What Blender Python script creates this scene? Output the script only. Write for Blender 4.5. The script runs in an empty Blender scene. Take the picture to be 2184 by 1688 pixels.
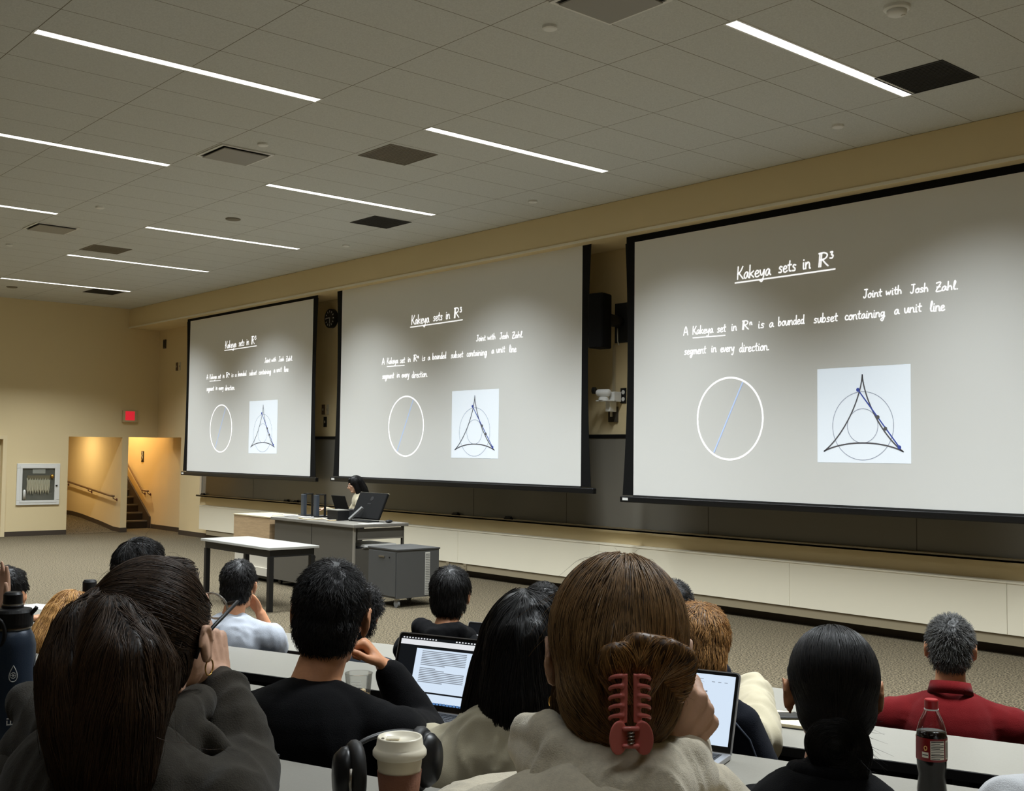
import bpy, bmesh, math, random
import numpy as np
from mathutils import Vector as V, Matrix as M, Euler, noise
from mathutils.bvhtree import BVHTree

random.seed(7); np.random.seed(7)
scn = bpy.context.scene
COL = scn.collection
PI = math.pi

# ------------------------------------------------------------------ camera, world, exposure
F_PX = 2403.75; YAW = -0.85648; PITCH = 0.05082; ROLL = 0.01113
CAM = V((4.9834, -8.79, 1.846))
_f = V((math.sin(YAW), math.cos(YAW), 0)); _r = V((math.cos(YAW), -math.sin(YAW), 0)); _u = V((0, 0, 1))
_f2 = _f*math.cos(PITCH) + _u*math.sin(PITCH); _u2 = _u*math.cos(PITCH) - _f*math.sin(PITCH)
CR = _r*math.cos(ROLL) + _u2*math.sin(ROLL); CU = _u2*math.cos(ROLL) - _r*math.sin(ROLL); CF = _f2
cd = bpy.data.cameras.new('camera'); cam = bpy.data.objects.new('camera', cd); COL.objects.link(cam)
cd.sensor_width = 36; cd.lens = 36*F_PX/2184; cd.clip_start = .05; cd.clip_end = 100
m3 = M((CR, CU, -CF)).transposed()
cam.matrix_world = M.Translation(CAM) @ m3.to_4x4()
scn.camera = cam
world = bpy.data.worlds.new('world'); scn.world = world; world.use_nodes = True
world.node_tree.nodes['Background'].inputs[0].default_value = (.02, .02, .022, 1)
scn.view_settings.view_transform = 'Standard'; scn.view_settings.look = 'None'
scn.view_settings.gamma = 1; scn.view_settings.use_curve_mapping = False
scn.view_settings.exposure = 0.0
LAMP = 142.0; SPREAD = 114; LCOL = (.925, .99, 1.03)        # strip lights: watts, beam, colour
scn.cycles.max_bounces = 8; scn.cycles.diffuse_bounces = 5

def at(px, py, d):      # point at depth d along the viewing axis
    return CAM + (CF + CR*((px-1092)/F_PX) - CU*((py-844)/F_PX))*d
A20 = math.radians(-20)
SF = V((math.sin(A20), math.cos(A20), 0)); SR = V((math.cos(A20), -math.sin(A20), 0))
def seat(fwd, side, z=0):   # the seating rows run at an angle to the front wall
    p = V((CAM.x, CAM.y, 0)) + SF*fwd + SR*side
    return V((p.x, p.y, z))
def on_plane(px, py, axis, val):
    d = CF + CR*((px-1092)/F_PX) - CU*((py-844)/F_PX)
    return CAM + d*((val-CAM[axis])/d[axis])

# ------------------------------------------------------------------ materials
def lin(c):
    return tuple(((x/255+.055)/1.055)**2.4 if x/255 > .04045 else x/255/12.92 for x in c)
MATS = {}
def mat(name, rgb, rough=.6, metal=0, spec=.5, emit=None, es=1, bump=0, bscale=60, var=0, vscale=8, trans=0, ior=1.45, sheen=0, stretch=None, alpha=1):
    if name in MATS: return MATS[name]
    m = bpy.data.materials.new(name); m.use_nodes = True; nt = m.node_tree; b = nt.nodes['Principled BSDF']
    c = lin(rgb)
    b.inputs['Base Color'].default_value = (*c, 1); b.inputs['Roughness'].default_value = rough
    b.inputs['Metallic'].default_value = metal; b.inputs['Specular IOR Level'].default_value = spec
    b.inputs['IOR'].default_value = ior
    if trans: b.inputs['Transmission Weight'].default_value = trans
    if sheen: b.inputs['Sheen Weight'].default_value = sheen
    if emit: b.inputs['Emission Color'].default_value = (*lin(emit), 1); b.inputs['Emission Strength'].default_value = es
    if bump or var:
        tc = nt.nodes.new('ShaderNodeTexCoord'); src = tc.outputs['Object']
        if stretch:
            mp = nt.nodes.new('ShaderNodeMapping'); mp.inputs['Scale'].default_value = stretch
            nt.links.new(src, mp.inputs['Vector']); src = mp.outputs['Vector']
    if var:
        n = nt.nodes.new('ShaderNodeTexNoise'); n.inputs['Scale'].default_value = vscale; n.inputs['Detail'].default_value = 6
        n.inputs['Roughness'].default_value = .65
        nt.links.new(src, n.inputs['Vector'])
        r = nt.nodes.new('ShaderNodeValToRGB'); e = r.color_ramp.elements
        e[0].position = .3; e[1].position = .7
        e[0].color = (*[max(0, x*(1-var)) for x in c], 1); e[1].color = (*[min(1, x*(1+var)) for x in c], 1)
        nt.links.new(n.outputs['Fac'], r.inputs['Fac']); nt.links.new(r.outputs['Color'], b.inputs['Base Color'])
    if bump:
        n2 = nt.nodes.new('ShaderNodeTexNoise'); n2.inputs['Scale'].default_value = bscale; n2.inputs['Detail'].default_value = 5
        nt.links.new(src, n2.inputs['Vector'])
        bp = nt.nodes.new('ShaderNodeBump'); bp.inputs['Strength'].default_value = bump; bp.inputs['Distance'].default_value = .01
        nt.links.new(n2.outputs['Fac'], bp.inputs['Height']); nt.links.new(bp.outputs['Normal'], b.inputs['Normal'])
    MATS[name] = m
    return m

def sheet_glass(name, tint, refl, rough=.03):    # thin clear sheet: passes light straight on, with a faint surface reflection
    m = bpy.data.materials.new(name); m.use_nodes = True; nt = m.node_tree; nt.nodes.clear()
    o = nt.nodes.new('ShaderNodeOutputMaterial'); mx = nt.nodes.new('ShaderNodeMixShader'); t = nt.nodes.new('ShaderNodeBsdfTransparent'); g = nt.nodes.new('ShaderNodeBsdfGlossy')
    fr = nt.nodes.new('ShaderNodeFresnel'); fr.inputs['IOR'].default_value = 1.45; mu = nt.nodes.new('ShaderNodeMath'); mu.operation = 'MULTIPLY'; mu.inputs[1].default_value = refl*10
    t.inputs['Color'].default_value = (*tint, 1); g.inputs['Roughness'].default_value = rough
    nt.links.new(fr.outputs['Fac'], mu.inputs[0]); nt.links.new(mu.outputs[0], mx.inputs[0]); nt.links.new(t.outputs[0], mx.inputs[1]); nt.links.new(g.outputs[0], mx.inputs[2]); nt.links.new(mx.outputs[0], o.inputs[0])
    return m

def hair_mat(name, dark, light, rough=.45):
    if name in MATS: return MATS[name]
    m = bpy.data.materials.new(name); m.use_nodes = True; nt = m.node_tree; b = nt.nodes['Principled BSDF']
    b.inputs['Roughness'].default_value = rough; b.inputs['Specular IOR Level'].default_value = .3
    tc = nt.nodes.new('ShaderNodeTexCoord'); mp = nt.nodes.new('ShaderNodeMapping'); mp.inputs['Scale'].default_value = (1, 1, .12)
    n = nt.nodes.new('ShaderNodeTexNoise'); n.inputs['Scale'].default_value = 150; n.inputs['Detail'].default_value = 4
    hi = nt.nodes.new('ShaderNodeHairInfo'); ad = nt.nodes.new('ShaderNodeMath'); ad.operation = 'ADD'
    sc = nt.nodes.new('ShaderNodeMath'); sc.operation = 'MULTIPLY_ADD'; sc.inputs[1].default_value = .7; sc.inputs[2].default_value = -.2
    r = nt.nodes.new('ShaderNodeValToRGB'); e = r.color_ramp.elements
    e[0].position = .2; e[1].position = .8; e[0].color = (*lin(dark), 1); e[1].color = (*lin(light), 1)
    nt.links.new(tc.outputs['Object'], mp.inputs['Vector']); nt.links.new(mp.outputs['Vector'], n.inputs['Vector'])
    nt.links.new(hi.outputs['Random'], sc.inputs[0])
    nt.links.new(n.outputs['Fac'], ad.inputs[0]); nt.links.new(sc.outputs[0], ad.inputs[1])
    nt.links.new(ad.outputs[0], r.inputs['Fac']); nt.links.new(r.outputs['Color'], b.inputs['Base Color'])
    MATS[name] = m
    return m

def ceiling_mat():
    m = bpy.data.materials.new('ceiling_tiles'); m.use_nodes = True; nt = m.node_tree; b = nt.nodes['Principled BSDF']
    tc = nt.nodes.new('ShaderNodeTexCoord'); sp = nt.nodes.new('ShaderNodeSeparateXYZ'); nt.links.new(tc.outputs['Object'], sp.inputs[0])
    def near(sock, size, w):
        d = nt.nodes.new('ShaderNodeMath'); d.operation = 'DIVIDE'; d.inputs[1].default_value = size; nt.links.new(sock, d.inputs[0])
        p = nt.nodes.new('ShaderNodeMath'); p.operation = 'PINGPONG'; p.inputs[1].default_value = .5; nt.links.new(d.outputs[0], p.inputs[0])
        l = nt.nodes.new('ShaderNodeMath'); l.operation = 'LESS_THAN'; l.inputs[1].default_value = w/size; nt.links.new(p.outputs[0], l.inputs[0])
        return l.outputs[0]
    mx = nt.nodes.new('ShaderNodeMath'); mx.operation = 'MAXIMUM'
    nt.links.new(near(sp.outputs['X'], .6096, .0035), mx.inputs[0]); nt.links.new(near(sp.outputs['Y'], 1.2192, .0035), mx.inputs[1])
    n = nt.nodes.new('ShaderNodeTexNoise'); n.inputs['Scale'].default_value = 90; n.inputs['Detail'].default_value = 6; nt.links.new(tc.outputs['Object'], n.inputs['Vector'])
    r = nt.nodes.new('ShaderNodeValToRGB'); r.color_ramp.elements[0].position = .35; r.color_ramp.elements[1].position = .65
    r.color_ramp.elements[0].color = (*lin((200, 201, 196)), 1); r.color_ramp.elements[1].color = (*lin((212, 213, 208)), 1)
    nt.links.new(n.outputs['Fac'], r.inputs['Fac'])
    mi = nt.nodes.new('ShaderNodeMix'); mi.data_type = 'RGBA'
    nt.links.new(mx.outputs[0], mi.inputs['Factor']); nt.links.new(r.outputs['Color'], mi.inputs['A']); mi.inputs['B'].default_value = (*lin((120, 112, 98)), 1)
    nt.links.new(mi.outputs['Result'], b.inputs['Base Color']); b.inputs['Roughness'].default_value = .85
    b.inputs['Specular IOR Level'].default_value = .2
    return m

def carpet_mat(name, a, c2, scale=55):
    m = bpy.data.materials.new(name); m.use_nodes = True; nt = m.node_tree; b = nt.nodes['Principled BSDF']
    tc = nt.nodes.new('ShaderNodeTexCoord')
    n = nt.nodes.new('ShaderNodeTexNoise'); n.inputs['Scale'].default_value = scale; n.inputs['Detail'].default_value = 2.5; n.inputs['Roughness'].default_value = .6
    nt.links.new(tc.outputs['Object'], n.inputs['Vector'])
    r = nt.nodes.new('ShaderNodeValToRGB'); r.color_ramp.elements[0].position = .38; r.color_ramp.elements[1].position = .62
    r.color_ramp.elements[0].color = (*lin(a), 1); r.color_ramp.elements[1].color = (*lin(c2), 1)
    nt.links.new(n.outputs['Fac'], r.inputs['Fac']); nt.links.new(r.outputs['Color'], b.inputs['Base Color'])
    bp = nt.nodes.new('ShaderNodeBump'); bp.inputs['Strength'].default_value = .25; bp.inputs['Distance'].default_value = .005
    nt.links.new(n.outputs['Fac'], bp.inputs['Height']); nt.links.new(bp.outputs['Normal'], b.inputs['Normal'])
    b.inputs['Roughness'].default_value = .95; b.inputs['Specular IOR Level'].default_value = .1
    return m

WALL = mat('wall_paint', (224, 205, 162), .7, spec=.25, bump=.08, bscale=180)
CREAM = mat('cream_panel', (236, 228, 205), .5, spec=.35)
CEIL = ceiling_mat()
CARPET = carpet_mat('carpet', (30, 27, 21), (120, 109, 88), 62)
BASEB = mat('dark_baseboard', (66, 56, 46), .6)
BLACK = mat('black_plastic', (16, 16, 17), .45)
BLACKM = mat('black_matte', (14, 14, 14), .8, spec=.2)
SATIN = mat('black_metal', (18, 18, 19), .35)
FABRIC = mat('screen_fabric', (232, 232, 228), .9, spec=.1)
TABLE = mat('grey_laminate', (130, 127, 118), .38, var=.06, vscale=260)
CHAIRM = mat('chair_black', (20, 20, 22), .55)
STEEL = mat('brushed_steel', (170, 165, 155), .35, metal=1)
WHITE = mat('white_plastic', (232, 232, 228), .45)
OFFW = mat('offwhite_enamel', (225, 224, 218), .4)
GREYV = mat('grey_vent', (120, 112, 96), .7)
DARKV = mat('dark_vent', (40, 38, 33), .8)
BOARD = mat('grey_board', (122, 118, 108), .22, spec=.5)
TRAY = mat('tray_aluminium', (150, 140, 120), .45, metal=.7)
DESKG = mat('desk_grey', (88, 84, 76), .5)
DESKT = mat('desk_top_grey', (120, 116, 108), .4)
CABG = mat('cabinet_grey', (74, 74, 73), .45)
WOOD = mat('wood_laminate', (176, 150, 116), .5, var=.16, vscale=5, stretch=(1, 1, 9))
SCREENW = mat('projected_white', (230, 230, 230), .9, emit=(255, 255, 255), es=.85)
SCREENB = mat('projected_picture', (230, 230, 230), .9, emit=(214, 236, 255), es=.40)
def pcol(name, rgb, es=.25): return mat(name, rgb, .9, emit=rgb, es=es, spec=.05)
P_DARK = pcol('projected_grey_line', (92, 90, 92)); P_THIN = pcol('projected_thin_line', (165, 168, 180))
P_BLUE = pcol('projected_blue', (70, 84, 158)); P_LB = pcol('projected_pale_blue', (176, 196, 232), .5)

# ------------------------------------------------------------------ mesh helpers
class MB:
    def __init__(s): s.bm = bmesh.new()
    def poly(s, pts, faces, mtx=None):
        vs = [s.bm.verts.new((mtx @ V(p)) if mtx else V(p)) for p in pts]
        for f in faces:
            try: s.bm.faces.new([vs[i] for i in f])
            except ValueError: pass
        return s
    def box(s, x0, x1, y0, y1, z0, z1, mtx=None):
        p = [(x, y, z) for z in (z0, z1) for y in (y0, y1) for x in (x0, x1)]
        return s.poly(p, [(0, 2, 3, 1), (4, 5, 7, 6), (0, 1, 5, 4), (2, 6, 7, 3), (0, 4, 6, 2), (1, 3, 7, 5)], mtx)
    def rings(s, rings, closed=True, cap=True, loop=False):
        n = len(rings[0]); R = [[s.bm.verts.new(p) for p in r] for r in rings]
        for a in range(len(R) - (0 if loop else 1)):
            b = (a+1) % len(R)
            for i in range(n if closed else n-1):
                j = (i+1) % n
                try: s.bm.faces.new((R[a][i], R[a][j], R[b][j], R[b][i]))
                except ValueError: pass
        if cap and not loop and closed:
            s.bm.faces.new(R[0][::-1]); s.bm.faces.new(R[-1])
        return s
    def lathe(s, prof, c=(0, 0, 0), n=24, mtx=None, cap=True):
        rs = []
        for r, z in prof:
            rg = [V((c[0]+max(r, 1e-4)*math.cos(2*PI*i/n), c[1]+max(r, 1e-4)*math.sin(2*PI*i/n), c[2]+z)) for i in range(n)]
            rs.append([mtx @ p for p in rg] if mtx else rg)
        return s.rings(rs, cap=cap)
    def tube(s, pts, r, n=8, cap=True, loop=False, flat=None):
        pts = [V(p) for p in pts]; rs = []; N = len(pts); up = None
        for i, p in enumerate(pts):
            a = pts[(i-1) % N] if (i or loop) else pts[0]; b = pts[(i+1) % N] if (i < N-1 or loop) else pts[-1]
            t = (b-a).normalized()
            if up is None:
                up = t.orthogonal().normalized() if flat is None else (V(flat)-t*t.dot(V(flat))).normalized()
            else:
                up = (up - t*up.dot(t)); up = up.normalized() if up.length > 1e-6 else t.orthogonal().normalized()
            sd = t.cross(up); ri = r[i] if isinstance(r, (list, tuple)) else r
            rs.append([p + (up*math.cos(2*PI*k/n) + sd*math.sin(2*PI*k/n))*ri for k in range(n)])
        return s.rings(rs, cap=cap, loop=loop)
    def cap_(s, p0, p1, r0, r1=None, n=14):      # tapered capsule
        p0, p1 = V(p0), V(p1); r1 = r0 if r1 is None else r1
        d = p1-p0; L = d.length; d = d.normalized() if L > 1e-6 else V((0, 0, 1))
        u = d.orthogonal().normalized(); w = d.cross(u); rs = []
        for k in range(5):
            a = -PI/2 + (PI/2)*k/4.6
            rs.append((p0 + d*(r0*math.sin(a)), max(r0*math.cos(a), 1e-4)))
        for k in range(5):
            a = (PI/2)*(k+.6)/4.6
            rs.append((p1 + d*(r1*math.sin(a)), max(r1*math.cos(a), 1e-4)))
        return s.rings([[c + (u*math.cos(2*PI*i/n) + w*math.sin(2*PI*i/n))*r for i in range(n)] for c, r in rs])
    def chain(s, pts, rad, n=14):
        for i in range(len(pts)-1): s.cap_(pts[i], pts[i+1], rad[i], rad[i+1], n)
        return s
    def ell(s, c, r, rot=None, n=20, m=12):
        c = V(c); q = rot.to_3x3() if rot is not None else M.Identity(3); rs = []
        for k in range(m+1):
            a = -PI/2 + PI*k/m; ca = max(math.cos(a), .004)
            rs.append([c + q @ V((r[0]*ca*math.cos(2*PI*i/n), r[1]*ca*math.sin(2*PI*i/n), r[2]*math.sin(a))) for i in range(n)])
        return s.rings(rs)
    def prism(s, outline, z0, z1, mtx=None):     # outline in xy, extruded in z
        n = len(outline); p = [(x, y, z0) for x, y in outline] + [(x, y, z1) for x, y in outline]
        return s.poly(p, [tuple(range(n))[::-1], tuple(range(n, 2*n))] + [(i, (i+1) % n, n+(i+1) % n, n+i) for i in range(n)], mtx)
    def add(s, other): 
        me = bpy.data.meshes.new('t'); other.bm.to_mesh(me); s.bm.from_mesh(me); bpy.data.meshes.remove(me); return s
    def build(s, name, material, parent=None, smooth=False, bevel=0, seg=2):
        bmesh.ops.recalc_face_normals(s.bm, faces=s.bm.faces)
        me = bpy.data.meshes.new(name); s.bm.to_mesh(me); s.bm.free()
        o = bpy.data.objects.new(name, me); COL.objects.link(o); me.materials.append(material)
        if smooth: me.polygons.foreach_set('use_smooth', [True]*len(me.polygons))
        if parent: o.parent = parent
        if bevel:
            b = o.modifiers.new('b', 'BEVEL'); b.width = bevel; b.segments = seg; b.limit_method = 'ANGLE'
            me.polygons.foreach_set('use_smooth', [True]*len(me.polygons))
            w = o.modifiers.new('w', 'WEIGHTED_NORMAL'); w.keep_sharp = True
        return o

def tag(o, label, cat, group=None, kind=None):
    o['label'] = label; o['category'] = cat
    if group: o['group'] = group
    if kind: o['kind'] = kind
    return o
def thing(name, label, cat, loc=(0, 0, 0), rz=0, group=None):
    o = bpy.data.objects.new(name, None); COL.objects.link(o); o.empty_display_size = .1
    o.location = loc; o.rotation_euler = (0, 0, rz)
    return tag(o, label, cat, group)
def struct(o, label=None, cat=None):
    o['kind'] = 'structure'
    o['label'] = label or o.name.replace('_', ' '); o['category'] = cat or o.name.split('_')[0]
    return o
def copy_tree(o, parent=None):
    c = o.copy(); COL.objects.link(c)
    if parent: c.parent = parent
    for ch in list(o.children): copy_tree(ch, c)
    return c
def bx(name, m, x0, x1, y0, y1, z0, z1, parent=None, bevel=0):
    return MB().box(x0, x1, y0, y1, z0, z1).build(name, m, parent, bevel=bevel)
def plines(name, m, lines, y, w, parent, depth=.0015):   # flat stroked lines on an XZ plane facing -Y
    mb = MB()
    for ln in lines:
        n = len(ln); L = []; Rr = []
        for i, (x, z) in enumerate(ln):
            a = ln[max(i-1, 0)]; b = ln[min(i+1, n-1)]; dx, dz = b[0]-a[0], b[1]-a[1]; l = math.hypot(dx, dz) or 1
            nx, nz = -dz/l*w, dx/l*w
            ex = (dx/l*w*.6*(-1 if i == 0 else 1 if i == n-1 else 0), dz/l*w*.6*(-1 if i == 0 else 1 if i == n-1 else 0))
            L.append((x+nx+ex[0], y, z+nz+ex[1])); Rr.append((x-nx+ex[0], y, z-nz+ex[1]))
        for i in range(n-1):
            mb.poly([L[i], L[i+1], Rr[i+1], Rr[i]], [(0, 1, 2, 3)])
    return mb.build(name, m, parent)

# ------------------------------------------------------------------ the room
YW = 1.85; XL = -19.5; CH = 4.95; XR = 8.5; YB = -15; XW = -18.25
struct(bx('floor', CARPET, XL-5, XR, YB, YW+.5, -.1, 0), 'tan speckled carpet of the stage floor', 'floor')
o = bx('ceiling', CEIL, XL-.2, XR, YB, YW+.2, CH, CH+.1); struct(o, 'suspended ceiling of large white tiles', 'ceiling')
# front wall: the strip right of the stair opening, with the opening head over it
w = MB().box(XW, XR, YW, YW+.2, 0, CH).box(XL-.15, XW, YW, YW+.2, 2.1, CH)
struct(w.build('wall_front', WALL), 'beige front wall behind the screens', 'wall')
struct(bx('wall_right', WALL, XR, XR+.2, YB, YW, 0, CH), 'beige wall on the right side', 'wall')
struct(bx('wall_back', WALL, XL-.2, XR, YB-.2, YB, 0, CH), 'beige wall at the back of the hall', 'wall')
# left wall with a door recess, the ramp opening and the stair opening
lw = MB()
lw.box(XL-.15, XL, YB, -2.55, 0, CH).box(XL-.15, XL, -2.55, -1.4, 2.03, CH)
lw.box(XL-.15, XL, -1.4, -.12, 0, CH).box(XL-.15, XL, -.12, 1.05, 2.09, CH)
lw.box(XL-.15, XL, 1.19, YW, 2.1, CH)
lw.box(XL-.15, XL, 1.05, 1.19, 2.09, CH)
struct(lw.build('wall_left', WALL), 'beige left wall with two corridor openings', 'wall')
part = MB().box(-25, XL-.15, 1.05, 1.19, 0, 3.6).box(XL-.15, XL, 1.05, 1.19, 0, 2.09).build('wall_partition', WALL); struct(part, 'wall between ramp corridor and stair, square end facing the hall', 'wall')
struct(bx('wall_stair', WALL, -25, XW, 2.15, 2.3, 0, 3.7), 'wall along the staircase', 'wall')
struct(bx('wall_corridor', WALL, -25, XL-.15, -.9, -.75, 0, 2.4), 'far side of the ramp corridor', 'wall')
struct(bx('wall_corridor_end', WALL, -25.15, -25, -.9, 2.3, 0, 3.7), 'end of the corridors', 'wall')
struct(bx('ceiling_corridor', CEIL, -25, XL-.15, -.9, 1.05, 2.4, 2.5), 'low ceiling of the ramp corridor', 'ceiling')
struct(bx('ceiling_stair', CEIL, -25, XL-.15, 1.19, 1.9, 3.6, 3.7), 'low ceiling over the stair', 'ceiling')
struct(bx('trim_1', WALL, XW-.15, XW, YW+.2, 2.15, 0, 2.4), 'wall return beside the stair opening', 'trim')
# soffit
so = MB().box(XL, XR, 1.13, YW, 4.52, CH)
struct(so.build('trim_2', WALL, bevel=.01), 'boxed soffit running over the screens', 'trim')
struct(bx('trim_3', CREAM, XL, XR, 1.115, 1.13, 4.515, 4.545), 'thin lower edge of the soffit', 'trim')
# baseboards
struct(bx('baseboard_front', BASEB, XW, XR, YW-.012, YW, 0, .1), 'dark baseboard under the front panels', 'baseboard')
bl = MB().box(XL, XL+.012, -1.4, -.12, 0, .1).box(XL, XL+.012, YB, -2.55, 0, .1)
struct(bl.build('baseboard_left', BASEB), 'dark baseboard of the left wall', 'baseboard')
bs = MB().box(-20.4, XW, 2.138, 2.15, 0, .1).box(XL, XL+.012, 1.04, 1.2, 0, .1)
struct(bs.build('baseboard_stair', BASEB), 'dark baseboard at the stair foot', 'baseboard')
# ramp floor behind the left wall and its baseboard
prof = [(XL, 0), (-19.9, .01), (-20.6, .09), (-21.8, .2), (-22.4, .235), (-25, .24)]
rb = MB().poly([(x, -.75, z+.004) for x, z in prof] + [(x, 1.05, z+.004) for x, z in prof], [(i, i+1, 7+i, 6+i) for i in range(5)])
struct(rb.build('floor_ramp', CARPET), 'carpeted ramp rising into the corridor', 'floor')
rb = MB()
for i in range(5):
    (x0, z0), (x1, z1) = prof[i], prof[i+1]
    rb.poly([(x0, 1.04, z0), (x1, 1.04, z1), (x1, 1.04, z1+.1), (x0, 1.04, z0+.1), (x0, 1.05, z0), (x1, 1.05, z1), (x1, 1.05, z1+.1), (x0, 1.05, z0+.1)],
            [(0, 1, 2, 3), (3, 2, 6, 7), (0, 4, 5, 1), (4, 7, 6, 5), (0, 3, 7, 4), (1, 5, 6, 2)])
struct(rb.build('baseboard_ramp', BASEB), 'dark baseboard following the ramp', 'baseboard')
def downlight(label, x, y, z, w):
    o = thing('downlight', label, 'ceiling light', (x, y, z)); MB().lathe([(.08, 0), (.08, -.01), (.06, -.012)], n=20).build('ring', WHITE, o)
    l = bpy.data.lights.new('lamp', 'AREA'); l.shape = 'DISK'; l.size = .12; l.energy = w; l.color = (1, .75, .41)
    q = bpy.data.objects.new('lamp', l); COL.objects.link(q); q.parent = o; q.location = (0, 0, -.014)
downlight('warm downlight inside the ramp corridor', -21.3, .2, 2.4, 31)
downlight('warm downlight over the staircase', -21.4, 1.5, 3.6, 78)
# stair
STAIRC = mat('stair_carpet', (52, 46, 38), .9); NOSE = mat('stair_nosing', (112, 104, 90), .6)
st = thing('staircase', 'short dark carpeted staircase rising behind the left corner opening', 'stairs', (-20.55, 1.67, 0.001))
t = MB(); n_ = MB()
for k in range(8):
    x1 = -.27*k; t.box(-3.6, x1, -.47, .47, .175*k + (.001 if k == 0 else 0), .175*(k+1))
    n_.box(x1-.03, x1+.012, -.47, .47, .175*(k+1)-.03, .175*(k+1)+.004)
t.build('steps', STAIRC, st); n_.build('nosings', NOSE, st)
sg = MB().poly([(.12, .44, 0), (.12, .44, .27), (-3.6, .44, .27+3.72*.648), (-3.6, .44, 0), (.12, .475, 0), (.12, .475, .27), (-3.6, .475, .27+3.72*.648), (-3.6, .475, 0)],
               [(0, 1, 2, 3), (4, 7, 6, 5), (0, 4, 5, 1), (1, 5, 6, 2)])
sg.build('stringer', BASEB, st)
CORN = mat('corridor_bracket', (92, 44, 36), .5)
def handrail(label, pts, wally, side):
    h = thing('handrail', label, 'handrail', pts[0])
    L = [V(p)-V(pts[0]) for p in pts]
    MB().tube(L, .021, 10).build('rail', mat('handrail_brown', (120, 96, 70), .4, metal=.3), h, smooth=True)
    dy = wally - pts[0][1]
    for f in (.06, .5, .94) if len(pts) < 4 else (.1, .5, .95):
        q = f*(len(L)-1); i = min(int(q), len(L)-2); p = L[i].lerp(L[i+1], q-i)
        MB().tube([p, p+V((0, 0, -.05)), p+V((0, dy*.6, -.08)), p+V((0, dy, -.08))], .009, 8).lathe([(.03, -.006), (.03, .006)], n=12, mtx=M.Translation(p+V((0, dy-.008*side, -.08))) @ M.Rotation(PI/2, 4, 'X')).build('bracket', CORN, h, smooth=False)
    return h
handrail('brown sloping handrail on the bright wall of the ramp corridor', [(-22.8, .96, 1.04), (-22.45, .96, 1.03), (-19.95, .96, .8), (-19.66, .96, .79)], 1.05, 1)
handrail('brown handrail descending steeply along the stair wall', [(-23.4, 2.07, 2.62), (-20.78, 2.07, .87), (-20.42, 2.07, .86)], 2.15, 1)
sn = thing('wall_sign', 'small black sign with pale figure on the stair wall', 'sign', (-20.98, 2.15, 1.66))
bx('plate', BLACK, -.065, .065, -.012, 0, -.13, .13, sn, bevel=.002)
MB().tube([(-.02, -.014, -.09), (.02, -.014, -.03), (-.02, -.014, .03), (.015, -.014, .07)], .011, 6).tube([(-.03, -.014, .03), (.03, -.014, .04)], .008, 6).lathe([(.018, -.003), (.018, .003)], n=14, mtx=M.Translation((.0, -.014, .1)) @ M.Rotation(PI/2, 4, 'X')).build('figure', WHITE, sn)
# door at far left
dr = struct(MB().box(XL-.14, XL-.1, -2.5, -1.45, 0, 2.0).build('door_1', mat('door_cream', (216, 198, 158), .5)), 'cream door in the left wall by the hose cabinet', 'door')
struct(MB().box(XL-.14, XL+.02, -1.46, -1.38, 0, 2.09).box(XL-.14, XL+.02, -2.57, -2.49, 0, 2.09).box(XL-.14, XL+.02, -2.49, -1.46, 2.01, 2.09).build('trim_4', mat('door_frame_cream', (226, 208, 168), .4)), 'cream frame of the far door', 'trim')
# fire hose cabinet
hc = thing('hose_cabinet', 'white framed fire hose cabinet with glass front on left wall', 'cabinet', (XL, -.72, 1.09))
y0, y1, z0, z1 = -.45, .43, -.45, .42
MB().box(0, .03, y0, y1, z0, z0+.1).box(0, .03, y0, y1, z1-.1, z1).box(0, .03, y0, y0+.11, z0+.1, z1-.1).box(0, .03, y1-.11, y1, z0+.1, z1-.1).build('frame', OFFW, hc, bevel=.008)
MB().box(.03, .036, y0+.06, y1-.06, z0+.05, z0+.1).box(.03, .036, y0+.06, y1-.06, z1-.1, z1-.05).box(.03, .036, y0+.06, y0+.11, z0+.1, z1-.1).box(.03, .036, y1-.11, y1-.06, z0+.1, z1-.1).build('door', OFFW, hc, bevel=.003)
bx('backing', mat('cabinet_inside', (142, 141, 134), .7), .001, .004, y0+.11, y1-.11, z0+.1, z1-.1, hc)
hm = MB()
for k in range(9):
    yy = -.235 + k*.052
    hm.tube([(.014, yy, .12), (.018, yy+.004, 0), (.02, yy-.003, -.12), (.018, yy+.012, -.2-.01*(k % 3)), (.016, yy+.03, -.12), (.014, yy+.034, .08)], .0175, 8)
hm.build('hose', mat('hose_canvas', (236, 228, 204), .8), hc, smooth=True)
bx('hose_rack', mat('hose_rack_tan', (176, 164, 136), .6), .008, .03, -.24, .23, .09, .17, hc)
bx('notice', WHITE, .01, .014, -.13, .13, .21, .3, hc)
MB().lathe([(.01, 0), (.03, .02), (.04, .06), (.02, .09)], (.014, .27, .1), 12).build('valve', mat('brass', (198, 150, 70), .35, metal=.8), hc, smooth=True)
MB().lathe([(.03, 0), (.03, .17), (.02, .2)], (.02, -.29, -.33), 12).build('extinguisher', OFFW, hc, smooth=True)
g = sheet_glass('cabinet_glass', (.96, .97, .96), .07)
bx('pane', g, .0345, .0355, y0+.11, y1-.11, z0+.1, z1-.1, hc)
bx('latch', BLACK, .036, .046, y1-.09, y1-.05, -.06, -.03, hc)
# exit sign
es = thing('exit_sign', 'small glowing red exit sign above the corridor openings', 'sign', (XL, 1.19, 2.56))
bx('housing', mat('sign_housing', (196, 180, 140), .5), 0, .07, -.17, .17, -.13, .13, es, bevel=.006)
bx('lit_panel', mat('exit_red', (190, 30, 45), .4, emit=(225, 40, 56), es=.7), .07, .074, -.115, .095, -.09, .11, es)

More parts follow.
